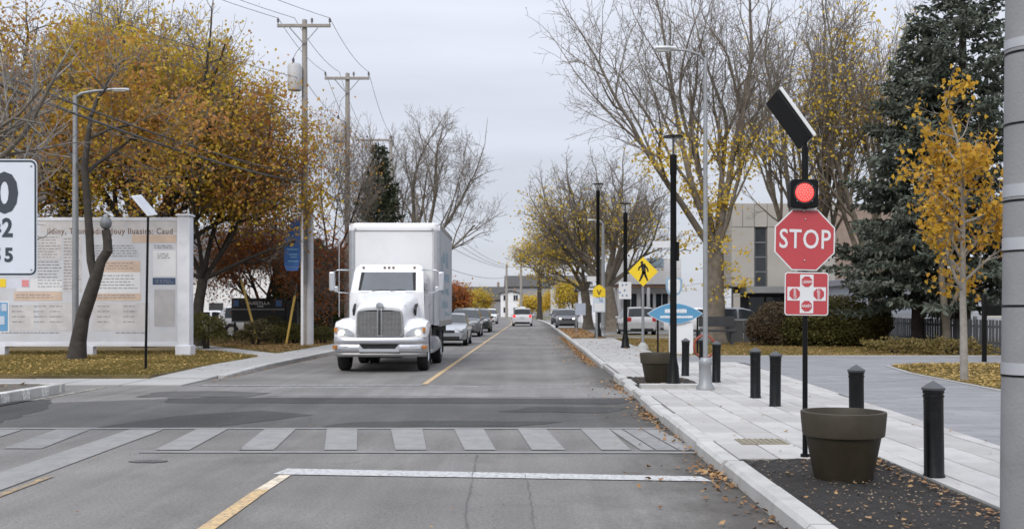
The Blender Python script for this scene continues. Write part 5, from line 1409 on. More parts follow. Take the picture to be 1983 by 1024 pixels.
    if rack:
        for s in (-1, 1): MB().tube([(s * .58, y0 + 2.0, H - .02), (s * .58, y0 + 2.1, H + .05), (s * .58, y0 + 3.9, H + .05), (s * .58, y0 + 4.0, H - .02)], .02, 6).build('roof_rail', m_under, t)
    return t
def paint(n, c, metal=.0): return M('paint_' + n, c, .3, metal, var=.03, coat=.8, scale=1)
p_silver = paint('silver', (.34, .355, .38), .35); p_dark = paint('graphite', (.045, .048, .052), .3); p_white = paint('white', (.70, .70, .71)); p_grey = paint('grey', (.16, .165, .175), .4)
p_black = paint('black', (.018, .019, .02)); p_pale = paint('pale_silver', (.58, .58, .58), .2)
PI = math.pi
car('parked_car', 'silver sedan following close behind the box truck', (-3.80, 48.0, 0), 0, 'sedan', p_silver, group='oncoming cars behind the truck')
car('parked_car', 'dark grey suv third in the oncoming queue', (-4.02, 63.5, 0), 0, 'suv', p_grey, rack=True, group='oncoming cars behind the truck')
car('parked_car', 'black suv half hidden behind the dark grey suv', (-3.92, 76, 0), 0, 'suv', p_black, group='oncoming cars behind the truck')
car('parked_car', 'white minivan hidden mostly behind the truck and silver sedan', (-5.9, 55.5, 0), 0, 'minivan', p_white, group='oncoming cars behind the truck')
car('parked_car', 'pale silver minivan last in the oncoming queue', (-4.95, 120, 0), 0, 'minivan', p_pale, group='oncoming cars behind the truck')
car('parked_car', 'white minivan with roof box driving away past oncoming queue', (-.95, 104, 0), PI, 'minivan', p_white, tail=True, sign=True)
car('parked_car', 'black suv with lit headlights parked beyond the far kerb', (2.98, 89, .02), R(-1), 'suv', p_grey, lights=True)
car('parked_car', 'dark suv parked behind the suv with lit headlights', (3.0, 110, .02), 0, 'suv', p_dark)
car('parked_car', 'pale blue white van at the end of the parked row', (4.3, 126, .02), 0, 'minivan', p_pale)
car('parked_car', 'silver minivan parked facing away behind the crossing sign', (gx(1239, 64.5), 67.0, .02), R(180 + 3), 'minivan', paint('champagne', (.50, .50, .50), .3))
car('parked_car', 'dark car parked in front of the concrete office block', (gx(1432, 63), 63, .03), R(90), 'suv', p_grey)
car('parked_car', 'white car parked behind the black board sign', (gx(508, 56), 56, .11), R(80), 'suv', p_white)
car('parked_car', 'white compact car behind the shrub left of black board', (gx(425, 58), 58, .11), R(95), 'sedan', p_white)
car('parked_car', 'white suv by the far bench under yellow tree', (gx(1352, 66), 66, .03), R(90), 'suv', p_white)
for o in C.objects:
    if o.name.startswith('parked_car') and o.parent is None and ('oncoming' in o.get('label', '') or 'sedan following' in o.get('label', '') or 'driving' in o.get('label', '')) : o.name = 'car'
# ================================================================ TREES AND PLANTS
m_bark_d = M('bark_dark', (.045, .038, .032), .95, var=.35, scale=6, bump=.6, bscale=20)
m_bark_g = M('bark_grey_brown', (.15, .127, .10), .95, var=.3, scale=5, bump=.6, bscale=18)
m_bark_t = M('twig_brown', (.20, .172, .142), .9, var=.25, scale=5)
m_bark_p = M('bark_pale', (.26, .24, .215), .9, var=.25, scale=6, bump=.4, bscale=22)
m_bark_s = M('twig_silver', (.24, .225, .21), .9, var=.2, scale=5)
L_gold = leaf_mat('leaves_gold', [(0.19, 0.115, 0.02), (0.4, 0.25, 0.035), (0.54, 0.38, 0.045), (0.6, 0.45, 0.06), (0.5, 0.36, 0.05), (0.22, 0.17, 0.03)], .4)
L_mixed = leaf_mat('leaves_gold_russet', [(0.24, 0.085, 0.028), (0.42, 0.17, 0.045), (0.46, 0.23, 0.09), (0.46, 0.25, 0.045), (0.54, 0.35, 0.05), (0.42, 0.25, 0.04), (0.18, 0.11, 0.02)], .4)
L_yellow = leaf_mat('leaves_yellow', [(0.504, 0.336, 0.036), (0.696, 0.504, 0.06), (0.648, 0.444, 0.054), (0.432, 0.252, 0.036)], .4)
L_orange = leaf_mat('leaves_orange', [(0.26, 0.12, 0.02), (0.5, 0.28, 0.03), (0.6, 0.38, 0.05), (0.48, 0.24, 0.03), (0.26, 0.09, 0.02)], .4)
L_russet = leaf_mat('leaves_russet', [(0.15, 0.055, 0.022), (0.28, 0.09, 0.028), (0.38, 0.115, 0.03), (0.42, 0.18, 0.04), (0.2, 0.09, 0.025)], .3)
L_red = leaf_mat('leaves_red', [(.30, .06, .02), (.42, .10, .03), (.26, .08, .03)], .3)
L_olive = leaf_mat('leaves_olive', [(0.04, 0.04, 0.012), (0.085, 0.08, 0.022), (0.13, 0.115, 0.035), (0.065, 0.062, 0.018)], .2)
L_brownol = leaf_mat('leaves_brown_olive', [(.055, .040, .022), (.10, .070, .040), (.075, .062, .025)], .2)
L_spruce = leaf_mat('needles_blue', [(0.024, 0.031, 0.023), (0.066, 0.08, 0.06), (0.118, 0.136, 0.108), (0.172, 0.19, 0.16)], .1, .7)
L_spruce2 = leaf_mat('needles_green', [(0.016, 0.023, 0.013), (0.036, 0.047, 0.023), (0.058, 0.068, 0.034)], .1, .7)
L_cedar = leaf_mat('cedar_green', [(0.019, 0.029, 0.01), (0.041, 0.053, 0.014), (0.066, 0.074, 0.022)], .15)

class Tree:
    def __init__(s, seed): s.r = random.Random(seed); s.seg = []; s.tips = []; s.mid = []
    def line(s, pts, rad):
        n = len(pts); T = [(pts[min(i + 1, n - 1)] - pts[max(i - 1, 0)]).normalized() for i in range(n)]
        for i in range(n - 1): s.seg.append((*pts[i], *T[i], rad[i], *pts[i + 1], *T[i + 1], rad[i + 1]))
    def grow(s, p, d, L, r, lev, prm, env=None):
        rr = s.r; ee = rr.uniform(.45, 1.45); n = max(2, min(9, int(L / prm['step'][min(lev, len(prm['step']) - 1)]) + 1))
        pts = [p.copy()]; dirs = [d.copy()]; d = d.copy(); p = p.copy(); wob = prm['wob'][min(lev, len(prm['wob']) - 1)]; up = prm['up'][min(lev, len(prm['up']) - 1)]
        for i in range(n):
            d = (d + Vector((rr.gauss(0, wob), rr.gauss(0, wob), rr.gauss(0, wob) + up))).normalized()
            p = p + d * (L / n)
            if env and lev > 0 and not env(p, ee): break
            pts.append(p.copy()); dirs.append(d.copy())
        n = len(pts) - 1
        if n < 1: return
        rmin = prm['rmin']; last = lev >= prm['levels']
        end = rmin if last else max(rmin, r * prm.get('taper', .45))
        rad = [r + (end - r) * i / n for i in range(n + 1)]
        s.line(pts, rad)
        if last:
            s.tips.append((pts[-1], d)); s.tips.append((pts[n // 2], d)); return
        if lev >= 1: s.mid += [(q, lev) for q in pts[1:]]
        nc = prm['n'][min(lev, len(prm['n']) - 1)]; ang = prm['ang'][min(lev, len(prm['ang']) - 1)]; ratio = prm['ratio'][min(lev, len(prm['ratio']) - 1)]; t0 = prm['t0'][min(lev, len(prm['t0']) - 1)]
        az = rr.uniform(0, 6.28)
        for c in range(nc):
            t = t0 + (1 - t0) * ((c + rr.uniform(.2, .9)) / nc); f = t * n; i = min(int(f), n - 1); q = pts[i].lerp(pts[i + 1], f - i); dd = dirs[min(i + 1, n)]
            az += 2.4 + rr.uniform(-.5, .5); a = R(ang * rr.uniform(.7, 1.3))
            u = dd.orthogonal().normalized(); w = dd.cross(u)
            nd = (dd * math.cos(a) + (u * math.cos(az) + w * math.sin(az)) * math.sin(a)).normalized()
            s.grow(q, nd, L * ratio * rr.uniform(.75, 1.2) * (1.08 - .35 * t), max(rmin, rad[i] * rr.uniform(.5, .68)), lev + 1, prm, env)
        if lev > 0 or prm.get('leader', True): s.grow(pts[-1], dirs[-1], L * ratio * .9, end, lev + 1, prm, env)
    def wood(s, name, mat, parent, lo=0.0, hi=1e9, sides=6):
        A = np.array([q for q in s.seg if lo <= q[6] < hi], dtype=np.float64)
        if not len(A): return None
        k = sides; ref = np.array([.331, .271, .903]); ang = np.arange(k) * 2 * np.pi / k
        def ring(P, T, r):
            U = np.cross(T, ref); U /= np.linalg.norm(U, axis=1, keepdims=True) + 1e-12; W = np.cross(T, U)
            return P[:, None, :] + r[:, None, None] * (U[:, None, :] * np.cos(ang)[None, :, None] + W[:, None, :] * np.sin(ang)[None, :, None])
        V = np.concatenate([ring(A[:, 0:3], A[:, 3:6], A[:, 6]), ring(A[:, 7:10], A[:, 10:13], A[:, 13])], axis=1)
        N = len(A); base = (np.arange(N) * 2 * k)[:, None]; i = np.arange(k)[None]; j = (np.arange(k)[None] + 1) % k
        F = np.stack([base + i, base + j, base + k + j, base + k + i], -1).reshape(-1, 4)
        return np_obj(name, V.reshape(-1, 3), F, mat, parent, True)

def leaves_np(P, size, seed, droop=.3, aspect=.72, fold=.18, D=None):
    """One small folded leaf at every point of P."""
    r = np.random.default_rng(seed); n = len(P); P = np.asarray(P, float)
    u = r.normal(size=(n, 3)); u[:, 2] -= droop
    if D is not None: u = u * .55 + D
    u /= np.linalg.norm(u, axis=1, keepdims=True) + 1e-9
    w = r.normal(size=(n, 3)); v = np.cross(u, w); v /= np.linalg.norm(v, axis=1, keepdims=True) + 1e-9; nn = np.cross(u, v)
    s = (size * r.uniform(.6, 1.25, n))[:, None]
    V = np.stack([P, P + u * s * .45 + v * s * aspect * .5 + nn * s * fold, P + u * s, P + u * s * .45 - v * s * aspect * .5 + nn * s * fold], 1).reshape(-1, 3)
    F = (np.arange(n) * 4)[:, None] + np.arange(4)[None]
    return V, F
def around(pts, count, spread, seed, clump=.75):
    r = np.random.default_rng(seed); P = np.array([tuple(p) for p in pts])
    cell = np.floor(P / clump).astype(np.int64); h = (cell[:, 0] * 73856093) ^ (cell[:, 1] * 19349663) ^ (cell[:, 2] * 83492791)
    w = np.exp(.95 * np.sin(h * 12.9898 % 6.2831853) * 1.4 + .5 * np.sin(h * 78.233 % 6.2831853)); idx = r.choice(len(P), count, p=w / w.sum())
    return P[idx] + r.normal(size=(count, 3)) * spread
def leaf_obj(name, P, size, mat, parent, seed, **k):
    V, F = leaves_np(P, size, seed, **k); return np_obj(name, V, F, mat, parent)
def ell(cx, cy, cz, rx, ry, rz, pw=2.0):
    return lambda p, e=1.0: abs((p.x - cx) / rx) ** pw + abs((p.y - cy) / ry) ** pw + abs((p.z - cz) / rz) ** pw < e

PR = dict(levels=5, step=[.9, .8, .6, .45, .35, .3], wob=[.05, .09, .12, .15, .18], up=[.02, .07, .07, .06, .05, .03], rmin=.007, n=[6, 5, 5, 4, 4], ang=[34, 38, 42, 44, 45], ratio=[.72, .62, .6, .58, .6], t0=[.35, .25, .2, .2, .2], taper=.5)
def prm(**k): d = dict(PR); d.update(k); return d

def make_tree(name, label, x, Y, seed, stems, params, env, bark, twig, split=.035, leaves=None, z0=.05, cat='tree', group=None, leaf_filter=None):
    """stems: list of (start (dx,dy,z), direction, length, radius).  leaves: list of (count, size, material, spread, source)."""
    t = thing(name, label, cat, (x, Y, z0), 0, group); T = Tree(seed)
    for (p, d, L, r) in stems: T.grow(Vector(p), Vector(d).normalized(), L, r, 0 if params.get('lev0', True) else 1, params, env)
    T.wood('trunk', bark, t, split, 1e9, 8)
    T.wood('twigs', twig, t, 0, split, 3)
    for k, (cnt, size, mat, spread, src) in enumerate(leaves or []):
        pts = [p for p, _ in T.tips] if src == 'tips' else ([p for p, l in T.mid] if src == 'mid' else [p for p, l in T.mid] + [p for p, _ in T.tips])
        if leaf_filter: pts = [p for p in pts if leaf_filter(p)]
        if pts: leaf_obj('crown', around(pts, cnt, spread, seed * 10 + k), size, mat, t, seed * 10 + k)
    return t, T

# ---- right side
def stemset(fork_z, r, dirs, L, trunk_lean=(0, 0)):
    """A short trunk, then several ascending limbs from its fork."""
    f = (trunk_lean[0], trunk_lean[1], fork_z)
    return f, [(f, d, L * l, r * q) for d, l, q in dirs]
def forked(name, label, x, Y, seed, fork_z, r, dirs, L, params, env, bark, twig, lean=(0, 0), **kw):
    f, st = stemset(fork_z, r, dirs, L, lean)
    t, T = make_tree(name, label, x, Y, seed, st, params, env, bark, twig, **kw)
    T2 = Tree(seed + 1); n = 7; pts = [Vector((lean[0] * (i / n) ** 1.3 + T2.r.uniform(-.03, .03) * (i > 0), lean[1] * (i / n), -.1 + (fork_z + .15) * i / n)) for i in range(n + 1)]
    rad = [r * (1.55 if i == 0 else 1.2 if i == 1 else 1.05 - .02 * i) for i in range(n + 1)]
    T2.line(pts, rad); T2.wood('trunk_base', bark, t, 0, 1e9, 12)
    return t, T

# R1 the big maple behind the grey lamp
R1, R1T = forked('maple_tree', 'tall nearly bare maple with yellow leaves low on its limbs', 8.0, 45, 21, 4.0, .40,
       [((-.26, .1, 1), 1.05, .46), ((.08, -.1, 1), 1.1, .52), ((.22, .25, 1), 1.0, .44), ((-.62, -.1, 1.0), 1.0, .42), ((-.08, .35, 1), .95, .4), ((.36, .0, 1), .8, .30)],
       6.0, prm(n=[4, 4, 3, 3, 2], wob=[.06, .10, .13, .16, .18], rmin=.0075, ang=[26, 34, 40, 44, 46], ratio=[.74, .66, .60, .58, .55]), ell(-1.2, 0, 10.5, 7.6, 6.5, 12.5, 2.2), m_bark_g, m_bark_t,
       leaves=[(1700, .16, L_yellow, .42, 'mid')], leaf_filter=lambda p: p.z < 9.0 and p.x > -3.2)
# leafy shoots low on its trunk and first limbs
rs = random.Random(77); SH = Tree(78); sp3 = []
for i in range(46):
    z = rs.uniform(1.9, 7.5); a = rs.uniform(0, 6.28); sx_ = -.08 * max(0, z - 3.6); L_ = rs.uniform(.5, 1.9) * (1 if z < 5 else .8)
    p = Vector((sx_ * rs.uniform(0, 2.5), 0, z)); d = Vector((math.cos(a), math.sin(a) * .8, rs.uniform(.0, .5))).normalized(); q = [p + d * (L_ * k / 4) + Vector((0, 0, -.04 * k * k * L_ * .3)) for k in range(5)]
    SH.line(q, [.016, .013, .010, .008, .006]); sp3 += [v for v in q[1:]] + [q[-1], q[-1]]
SH.wood('twigs', m_bark_t, R1, 0, 9, 3)['kind'] = 'stuff'
leaf_obj('shoot_leaves', around(sp3, 1300, .16, 79), .16, L_yellow, R1, 79)
# R2 the rounded tree beyond
forked('maple_tree', 'rounded bare tree with yellow lower leaves beside the far kerb', 5.9, 75, 33, 3.2, .5,
       [((-.7, 0, 1), .85, .5), ((.1, .2, 1), .9, .55), ((.6, 0, 1), .8, .5), ((-.25, -.4, 1), .85, .5), ((-1.1, .1, .75), .8, .42), ((1.0, -.1, .8), .7, .4), ((.3, -.5, .9), .8, .4)],
       5.3, prm(n=[4, 4, 4, 4, 2], rmin=.010, ang=[32, 38, 42, 45, 46], ratio=[.74, .66, .6, .58, .55]), ell(-1.6, 0, 8.6, 7.0, 6, 7.2, 2.0), m_bark_g, m_bark_t, lean=(-.5, 0),
       leaves=[(1000, .20, L_yellow, .6, 'tips'), (1300, .20, L_gold, .6, 'tips')], leaf_filter=lambda p: p.z < 8.6 - .25 * p.x)
forked('maple_tree', 'smaller leaning tree with orange leaves behind notice sign', 4.6, 84, 37, 3.0, .38, [((-.6, 0, 1), .8, .55), ((.3, .2, 1), .9, .6), ((-.1, -.5, 1), .8, .5), ((-1.1, -.1, .8), .75, .42)],
       4.2, prm(levels=4, n=[5, 5, 5, 4], rmin=.013), ell(-1, 0, 6, 5.5, 5, 5.2), m_bark_g, m_bark_t, lean=(-.3, 0), leaves=[(3600, .22, L_gold, .5, 'tips')])
# R3 trees behind the stop sign
forked('maple_tree', 'tall bare many stemmed tree behind the stop sign', 14.6, 54, 45, 2.6, .42,
       [((-.30, 0, 1), 1.1, .5), ((.04, .1, 1), 1.15, .55), ((.26, -.1, 1), 1.1, .5), ((-.10, .3, 1), 1.05, .42), ((-.55, .1, 1), .95, .42), ((.50, .1, 1), .95, .38)],
       6.6, prm(n=[4, 4, 3, 3, 2], rmin=.009, up=[.05, .09, .08, .06, .05], ang=[22, 30, 36, 42, 44], ratio=[.76, .64, .58, .56, .55]), ell(.4, 0, 12.5, 5.6, 5, 13.5, 2.2), m_bark_g, m_bark_t,
       leaves=[(700, .18, L_yellow, .4, 'all')])
forked('maple_tree', 'tall tree with bright yellow leaves left of the spruces', 17.3, 52, 49, 2.4, .38,
       [((-.22, 0, 1), 1.15, .5), ((.10, .1, 1), 1.15, .55), ((.32, -.1, 1), 1.0, .45), ((-.45, .2, 1), 1.0, .42)],
       6.4, prm(levels=4, n=[5, 5, 4, 4], rmin=.010, up=[.05, .09, .08, .06, .05], ang=[24, 32, 38, 42, 44]), ell(-.3, 0, 12, 4.2, 4, 13, 2.2), m_bark_g, m_bark_t,
       leaves=[(3000, .19, L_yellow, .35, 'all')], leaf_filter=lambda p: p.z > 5.5)
# slim near tree
t, T = make_tree('young_tree', 'slim pale trunked tree with orange yellow leaves on leafy lawn', 8.92, 21.3, 61, [((0, 0, 0), (.005, 0, 1), 4.6, .088)],
       prm(levels=3, n=[15, 6, 4], ang=[52, 46, 46], ratio=[.30, .55, .5], t0=[.36, .25, .2], step=[.6, .25, .2, .15], rmin=.004, up=[.01, .05, .02, 0], wob=[.02, .10, .15, .18], taper=.4), ell(.1, 0, 4.0, 1.35, 1.3, 4.6, 2.0), m_bark_p, m_bark_t, .012)
pts = [p for p, _ in T.tips] + [p for p, l in T.mid]
pr_ = random.Random(8); lo_ = [p for p in pts if p.z < 5.0 and pr_.random() < .5]; hi_ = [p for p in pts if p.z >= 5.0 and pr_.random() < .30]
leaf_obj('crown', around(lo_, 2050, .10, 611, .3), .135, L_orange, t, 612, droop=.9)
leaf_obj('crown', around(hi_, 300, .10, 613, .3), .13, L_orange, t, 614, droop=.9)
# far young tree at the bend
forked('young_tree', 'slim young tree with sparse yellow leaves at the street bend', 1.25, 170, 67, 7.5, .38, [((-.5, 0, 1), .7, .4), ((.1, .2, 1), .8, .5), ((.6, 0, .9), .7, .4), ((-.9, 0, .6), .7, .36), ((.9, -.2, .6), .7, .36)],
       4.6, prm(levels=3, n=[6, 5, 4], rmin=.03), ell(-.2, 0, 11, 6, 5, 5.5), m_bark_d, m_bark_t, leaves=[(1500, .34, L_yellow, .7, 'tips')])

# ---- left side
DN = prm(levels=4, n=[7, 6, 5, 4], rmin=.009, ang=[40, 46, 48, 50], ratio=[.66, .62, .6, .55], up=[.02, .04, .02, .0, -.02])
forked('maple_tree', 'large golden maple overhanging the sidewalk behind the billboard post', -13.9, 42.5, 71, 2.8, .22,
       [((-.5, 0, 1), 1, .5), ((.1, .2, 1), 1.1, .55), ((.75, -.1, .9), 1.05, .5), ((.2, -.6, .9), .9, .45), ((1.2, -.2, .55), .95, .42), ((-.9, -.3, .6), .8, .4), ((.5, .6, .8), .8, .4)],
       4.5, DN, ell(1.3, 0, 7.7, 5.2, 3.5, 3.9, 2.3), m_bark_d, m_bark_t, lean=(.35, 0),
       leaves=[(15000, .17, L_mixed, .30, 'tips'), (6000, .16, L_gold, .5, 'mid')], leaf_filter=lambda p: p.z > 4.7 - .1 * p.x)
forked('maple_tree', 'tall golden tree rising above the billboard', -15.6, 41.5, 75, 3.2, .34,
       [((-.4, 0, 1), 1.1, .5), ((.1, .2, 1), 1.2, .55), ((.55, -.1, 1), 1.1, .5), ((.2, -.5, 1), 1, .45), ((-1.0, -.2, .7), .9, .42), ((.9, .2, .7), .9, .42)],
       5.6, DN, ell(-.4, 0, 8.2, 4.3, 4.4, 6.8, 2.3), m_bark_d, m_bark_t,
       leaves=[(14000, .175, L_gold, .34, 'tips'), (4500, .16, L_mixed, .5, 'mid')])
forked('maple_tree', 'russet gold tree behind the road sign at picture edge', -21.5, 42, 79, 3.0, .34,
       [((-.4, 0, 1), 1.1, .5), ((.1, .2, 1), 1.2, .55), ((.55, -.1, 1), 1.1, .5), ((.9, -.3, .7), 1, .45), ((-.8, -.2, .7), .9, .42)],
       5.4, DN, ell(0, 0, 8.2, 5.2, 4.4, 7.2, 2.3), m_bark_d, m_bark_t, leaves=[(13000, .175, L_mixed, .34, 'tips'), (3500, .16, L_gold, .5, 'mid')])
forked('maple_tree', 'half bare tall tree standing behind the golden crowns', -19.0, 50, 83, 5.0, .36,
       [((-.35, 0, 1), 1.1, .5), ((.1, .2, 1), 1.2, .55), ((.45, -.1, 1), 1.1, .5), ((-.1, -.4, 1), 1, .45), ((.8, .1, .9), .9, .4)],
       6.0, prm(levels=4, n=[6, 6, 5, 4], rmin=.01, up=[.05, .08, .07, .05, .04]), ell(.5, 0, 10, 5.4, 4.4, 9, 2.3), m_bark_d, m_bark_t, leaves=[(3600, .17, L_gold, .4, 'tips')])
forked('small_tree', 'russet tree with dark drooping branches left of utility pole', -12.3, 47.5, 87, 1.2, .17,
       [((-.8, 0, .9), 1, .55), ((.2, .2, 1), 1, .6), ((.9, -.1, .8), 1.05, .55), ((.3, -.7, .8), .9, .5), ((1.3, .1, .5), .9, .45), ((-.3, -.3, 1), 1, .5)],
       3.0, prm(levels=4, n=[6, 6, 5, 4], rmin=.007, ang=[40, 46, 48, 50], up=[.02, .03, .0, -.02, -.04]), ell(.4, 0, 3.4, 4.1, 3.2, 2.9, 2.3), m_bark_d, m_bark_t,
       leaves=[(11000, .13, L_russet, .28, 'tips')])
forked('small_tree', 'small red leafed tree peeking out left of the box truck', gx(640, 58), 58, 89, 2.6, .10, [((-.5, 0, 1), 1, .6), ((.5, .1, 1), 1, .6), ((.9, 0, .5), .9, .5), ((-.2, -.5, .7), .9, .5)],
       1.6, prm(levels=3, n=[6, 6, 5], rmin=.008), ell(0, 0, 4.2, 1.7, 1.5, 1.2), m_bark_d, m_bark_t, leaves=[(2200, .13, L_red, .22, 'tips')])
forked('small_tree', 'thin sparse tree with few leaves between the utility poles', gx(640, 49), 49, 91, 3.4, .10, [((-.25, 0, 1), 1.1, .6), ((.3, .1, 1), 1.2, .65), ((.0, -.3, 1), 1, .55), ((.6, 0, .9), .8, .45)],
       3.8, prm(levels=4, n=[6, 5, 5, 3], rmin=.007), ell(.1, 0, 7.4, 2.4, 2, 5.2), m_bark_d, m_bark_t, leaves=[(500, .14, L_mixed, .25, 'tips')])
# the dark forked trunk before the billboard, one limb sawn off and capped
t = thing('forked_tree', 'dark leaning forked trunk with sawn limb in front of billboard', 'tree', (gx(150, 30.6), 30.6, .08))
T = Tree(95)
def FV(px, py, Y=30.6): return Vector((gx(px, Y) - gx(150, 30.6), Y - 30.6, gz(py, Y) - .08))
T.line([FV(148, 700), FV(152, 660), FV(160, 615), FV(175, 570), FV(188, 530)], [.30, .225, .20, .19, .17])
T.line([FV(188, 532), FV(196, 505), FV(209, 485), FV(208, 465), FV(205, 445)], [.16, .145, .14, .13, .125])
T.line([FV(186, 540), FV(176, 505), FV(173, 450), FV(169, 390), FV(163, 330), FV(170, 270), FV(176, 225)], [.155, .12, .115, .11, .10, .08, .06])
st = FV(165, 335); T.grow(st, Vector((-.5, .8, .8)), 2.2, .06, 1, DN); T.grow(st, Vector((.7, .8, .7)), 2.2, .06, 1, DN); T.grow(FV(176, 225), Vector((.1, .6, 1)), 2.2, .06, 1, DN); T.grow(FV(170, 270), Vector((.8, .6, .5)), 2.2, .05, 1, DN)
T.wood('trunk', m_bark_d, t, .03, 1e9, 12); T.wood('twigs', m_bark_t, t, 0, .03, 3)
leaf_obj('crown', around([p for p, _ in T.tips if p.z > 4.2 and p.y > .7], 4200, .25, 951), .15, L_mixed, t, 951)
kn = MB().ball((0, 0, 0), (.17, .17, .20), 14, 10).build('limb_cap', M('cap_grey', (.16, .17, .18), .6, var=.3, scale=12), t, smooth=True); kn.location = FV(205, 432)
MB().cyl((0, 0, .14), (0, 0, .26), .06, .05, 10).build('cap_knob', M('cap_pale', (.36, .38, .40), .5), kn)
# bare branches reaching in from the left
make_tree('bare_tree', 'bare pale twigged tree reaching in at the upper picture corner', gx(-150, 21), 21, 97, [((0, 0, 0), (.08, 0, 1), 4.2, .20), ((.2, 0, 3.4), (.75, .1, .7), 2.6, .09), ((.25, 0, 4.2), (.7, -.1, .35), 2.3, .07), ((.1, 0, 3.9), (.6, .4, .8), 2.3, .08)],
          prm(levels=4, n=[4, 4, 3, 2], rmin=.005, up=[.01, .05, .02, .02, .0], wob=[.05, .14, .2, .22, .24], ang=[45, 46, 50, 52], ratio=[.72, .66, .62, .6]), ell(.4, 0, 6, 2.65, 2.5, 5, 2.3), m_bark_g, m_bark_s, .03)
# bare trees behind the truck
forked('bare_tree', 'large bare spreading tree beyond the box truck', -9.9, 88, 103, 5.0, .42,
       [((-.50, 0, 1), 1.0, .5), ((.0, .2, 1), 1.1, .6), ((.40, -.1, 1), 1.1, .55), ((-.2, -.3, 1), 1.0, .45), ((.75, .1, .95), 1.05, .45), ((1.1, 0, .55), 1.0, .36), ((-.8, .2, .8), .8, .36)],
       6.4, prm(n=[4, 4, 4, 3, 3], rmin=.010, up=[.03, .06, .06, .05, .04], ang=[26, 34, 40, 44, 46]), ell(.8, 0, 10.8, 6.4, 5, 10.2, 2.0), m_bark_g, m_bark_t)
forked('bare_tree', 'thinner bare tree with upright limbs behind small spruce', -13.4, 92, 107, 4.0, .36, [((-.35, 0, 1), 1.0, .5), ((.1, .2, 1), 1.1, .6), ((.45, -.1, 1), 1.0, .5), ((-.1, -.4, 1), 1, .45)],
       5.2, prm(levels=4, n=[4, 4, 4, 3], rmin=.014, up=[.04, .07, .06, .05]), ell(.4, 0, 10, 4.6, 4, 8.6, 2.3), m_bark_g, m_bark_t)
# far autumn trees at the street end
for i, (px, Y, h, w, mat, lab) in enumerate(((925, 190, 6.2, 3.4, L_gold, 'far yellow tree with double dome at the street end'), (893, 170, 5.2, 3.0, L_gold, 'far dull yellow tree just right of the truck box'), (1030, 215, 5.0, 3.4, L_yellow, 'far bright yellow tree behind the departing minivan'),
        (1075, 200, 5.8, 3.0, L_yellow, 'far yellow tree in front of the white house'), (876, 130, 5.6, 2.4, L_russet, 'far brownish tree hidden by the truck side'), (1108, 150, 7.0, 2.6, L_gold, 'far golden tree behind the parked suv'))):
    x = gx(px, Y)
    forked('autumn_tree', lab, x, Y, 120 + i, 1.2, .16, [((-.6, 0, 1), 1, .6), ((.1, .3, 1), 1, .6), ((.7, 0, 1), 1, .6), ((.1, -.6, .9), .9, .5), ((-1, -.2, .5), .9, .5), ((1, -.2, .5), .9, .5)],
           h * .36, prm(levels=3, n=[6, 6, 5], rmin=.02, ang=[42, 46, 48]), ell(0, 0, h * .55, w, w, h * .5), m_bark_d, m_bark_t, leaves=[(4200, .30, mat, .45, 'tips')], group='far autumn trees')

# ---- spruces
def spruce(label, x, Y, h, rad, z_lo, seed, mat, dens=1.0, nsz=.16, trunk_r=.2, lean=0, name='spruce_tree'):
    t = thing(name, label, 'tree', (x, Y, .08)); r = random.Random(seed); T = Tree(seed)
    pts = [Vector((lean * i / 10, 0, h * i / 10)) for i in range(11)]; T.line(pts, [trunk_r * (1.15 - 1.1 * i / 10) + .01 for i in range(11)])
    P = []; Dv = []
    z = z_lo; az = 0
    while z < h - .15:
        f = (z - z_lo) / (h - z_lo); L0 = rad * (1 - f) ** .82 * (1 if f > .06 else .82 + 3 * f) + .12
        nb = max(4, int((7 if f < .5 else 6) * min(1, dens + .2)))
        for b in range(nb):
            az += 2.399 + r.uniform(-.35, .35); L = L0 * r.uniform(.62, 1.12); el = R(8 + 34 * f + r.uniform(-9, 9)); sag = (.24 - .18 * f) * L
            d = Vector((math.cos(az), math.sin(az), 0)); n = max(3, int(L / .45)); bp = []
            for i in range(n + 1):
                u = i / n; bp.append(Vector((lean * z / h, 0, z)) + d * (L * u * math.cos(el)) + Vector((0, 0, L * u * math.sin(el) * .6 - sag * 4 * u * (1 - u * .62) * .55)))
            T.line(bp, [max(.006, .028 * (1 - i / n) * (1 - f * .6) + .005) for i in range(n + 1)])
            side = Vector((-d.y, d.x, 0)); m = max(3, int(L / .20 * dens))
            for i in range(m):
                u = .18 + .82 * (i + r.random()) / m; k = min(int(u * n), n - 1); q = bp[k].lerp(bp[k + 1], u * n - k)
                for s in (-1, 1):
                    l2 = (.18 + .42 * L * (1 - u) ** .8 * .55 + .10) * r.uniform(.6, 1.2); dd = (d * .75 + side * s * r.uniform(.5, 1.0) + Vector((0, 0, r.uniform(-.30, .12)))).normalized()
                    c = max(2, int(l2 / .075))
                    for j in range(c):
                        w = (j + r.random()) / c; p = q + dd * (l2 * w) + Vector((r.gauss(0, .03), r.gauss(0, .03), r.gauss(0, .025) - .10 * w * w * l2))
                        P.append(tuple(p)); Dv.append(tuple(dd * .9 + Vector((0, 0, r.uniform(-.5, .35)))))
        z += (.40 + .26 * (1 - f)) / max(.6, dens)
    T.wood('trunk', m_bark_d, t, .03, 1e9, 9); T.wood('branches', m_bark_d, t, 0, .03, 3)['kind'] = 'stuff'
    V, F = leaves_np(np.array(P), nsz, seed, 0, .42, .10, np.array(Dv)); np_obj('needles', V, F, mat, t)
    return t
spruce('blue spruce with layered boughs left of the orange tree', 14.8, 39.6, 12.6, 4.1, 2.1, 131, L_spruce, 1.25, .25, .22)
spruce('tallest blue spruce rising behind the orange leafed tree', 16.1, 38.6, 18.5, 4.2, 2.4, 133, L_spruce, 1.15, .26, .26)
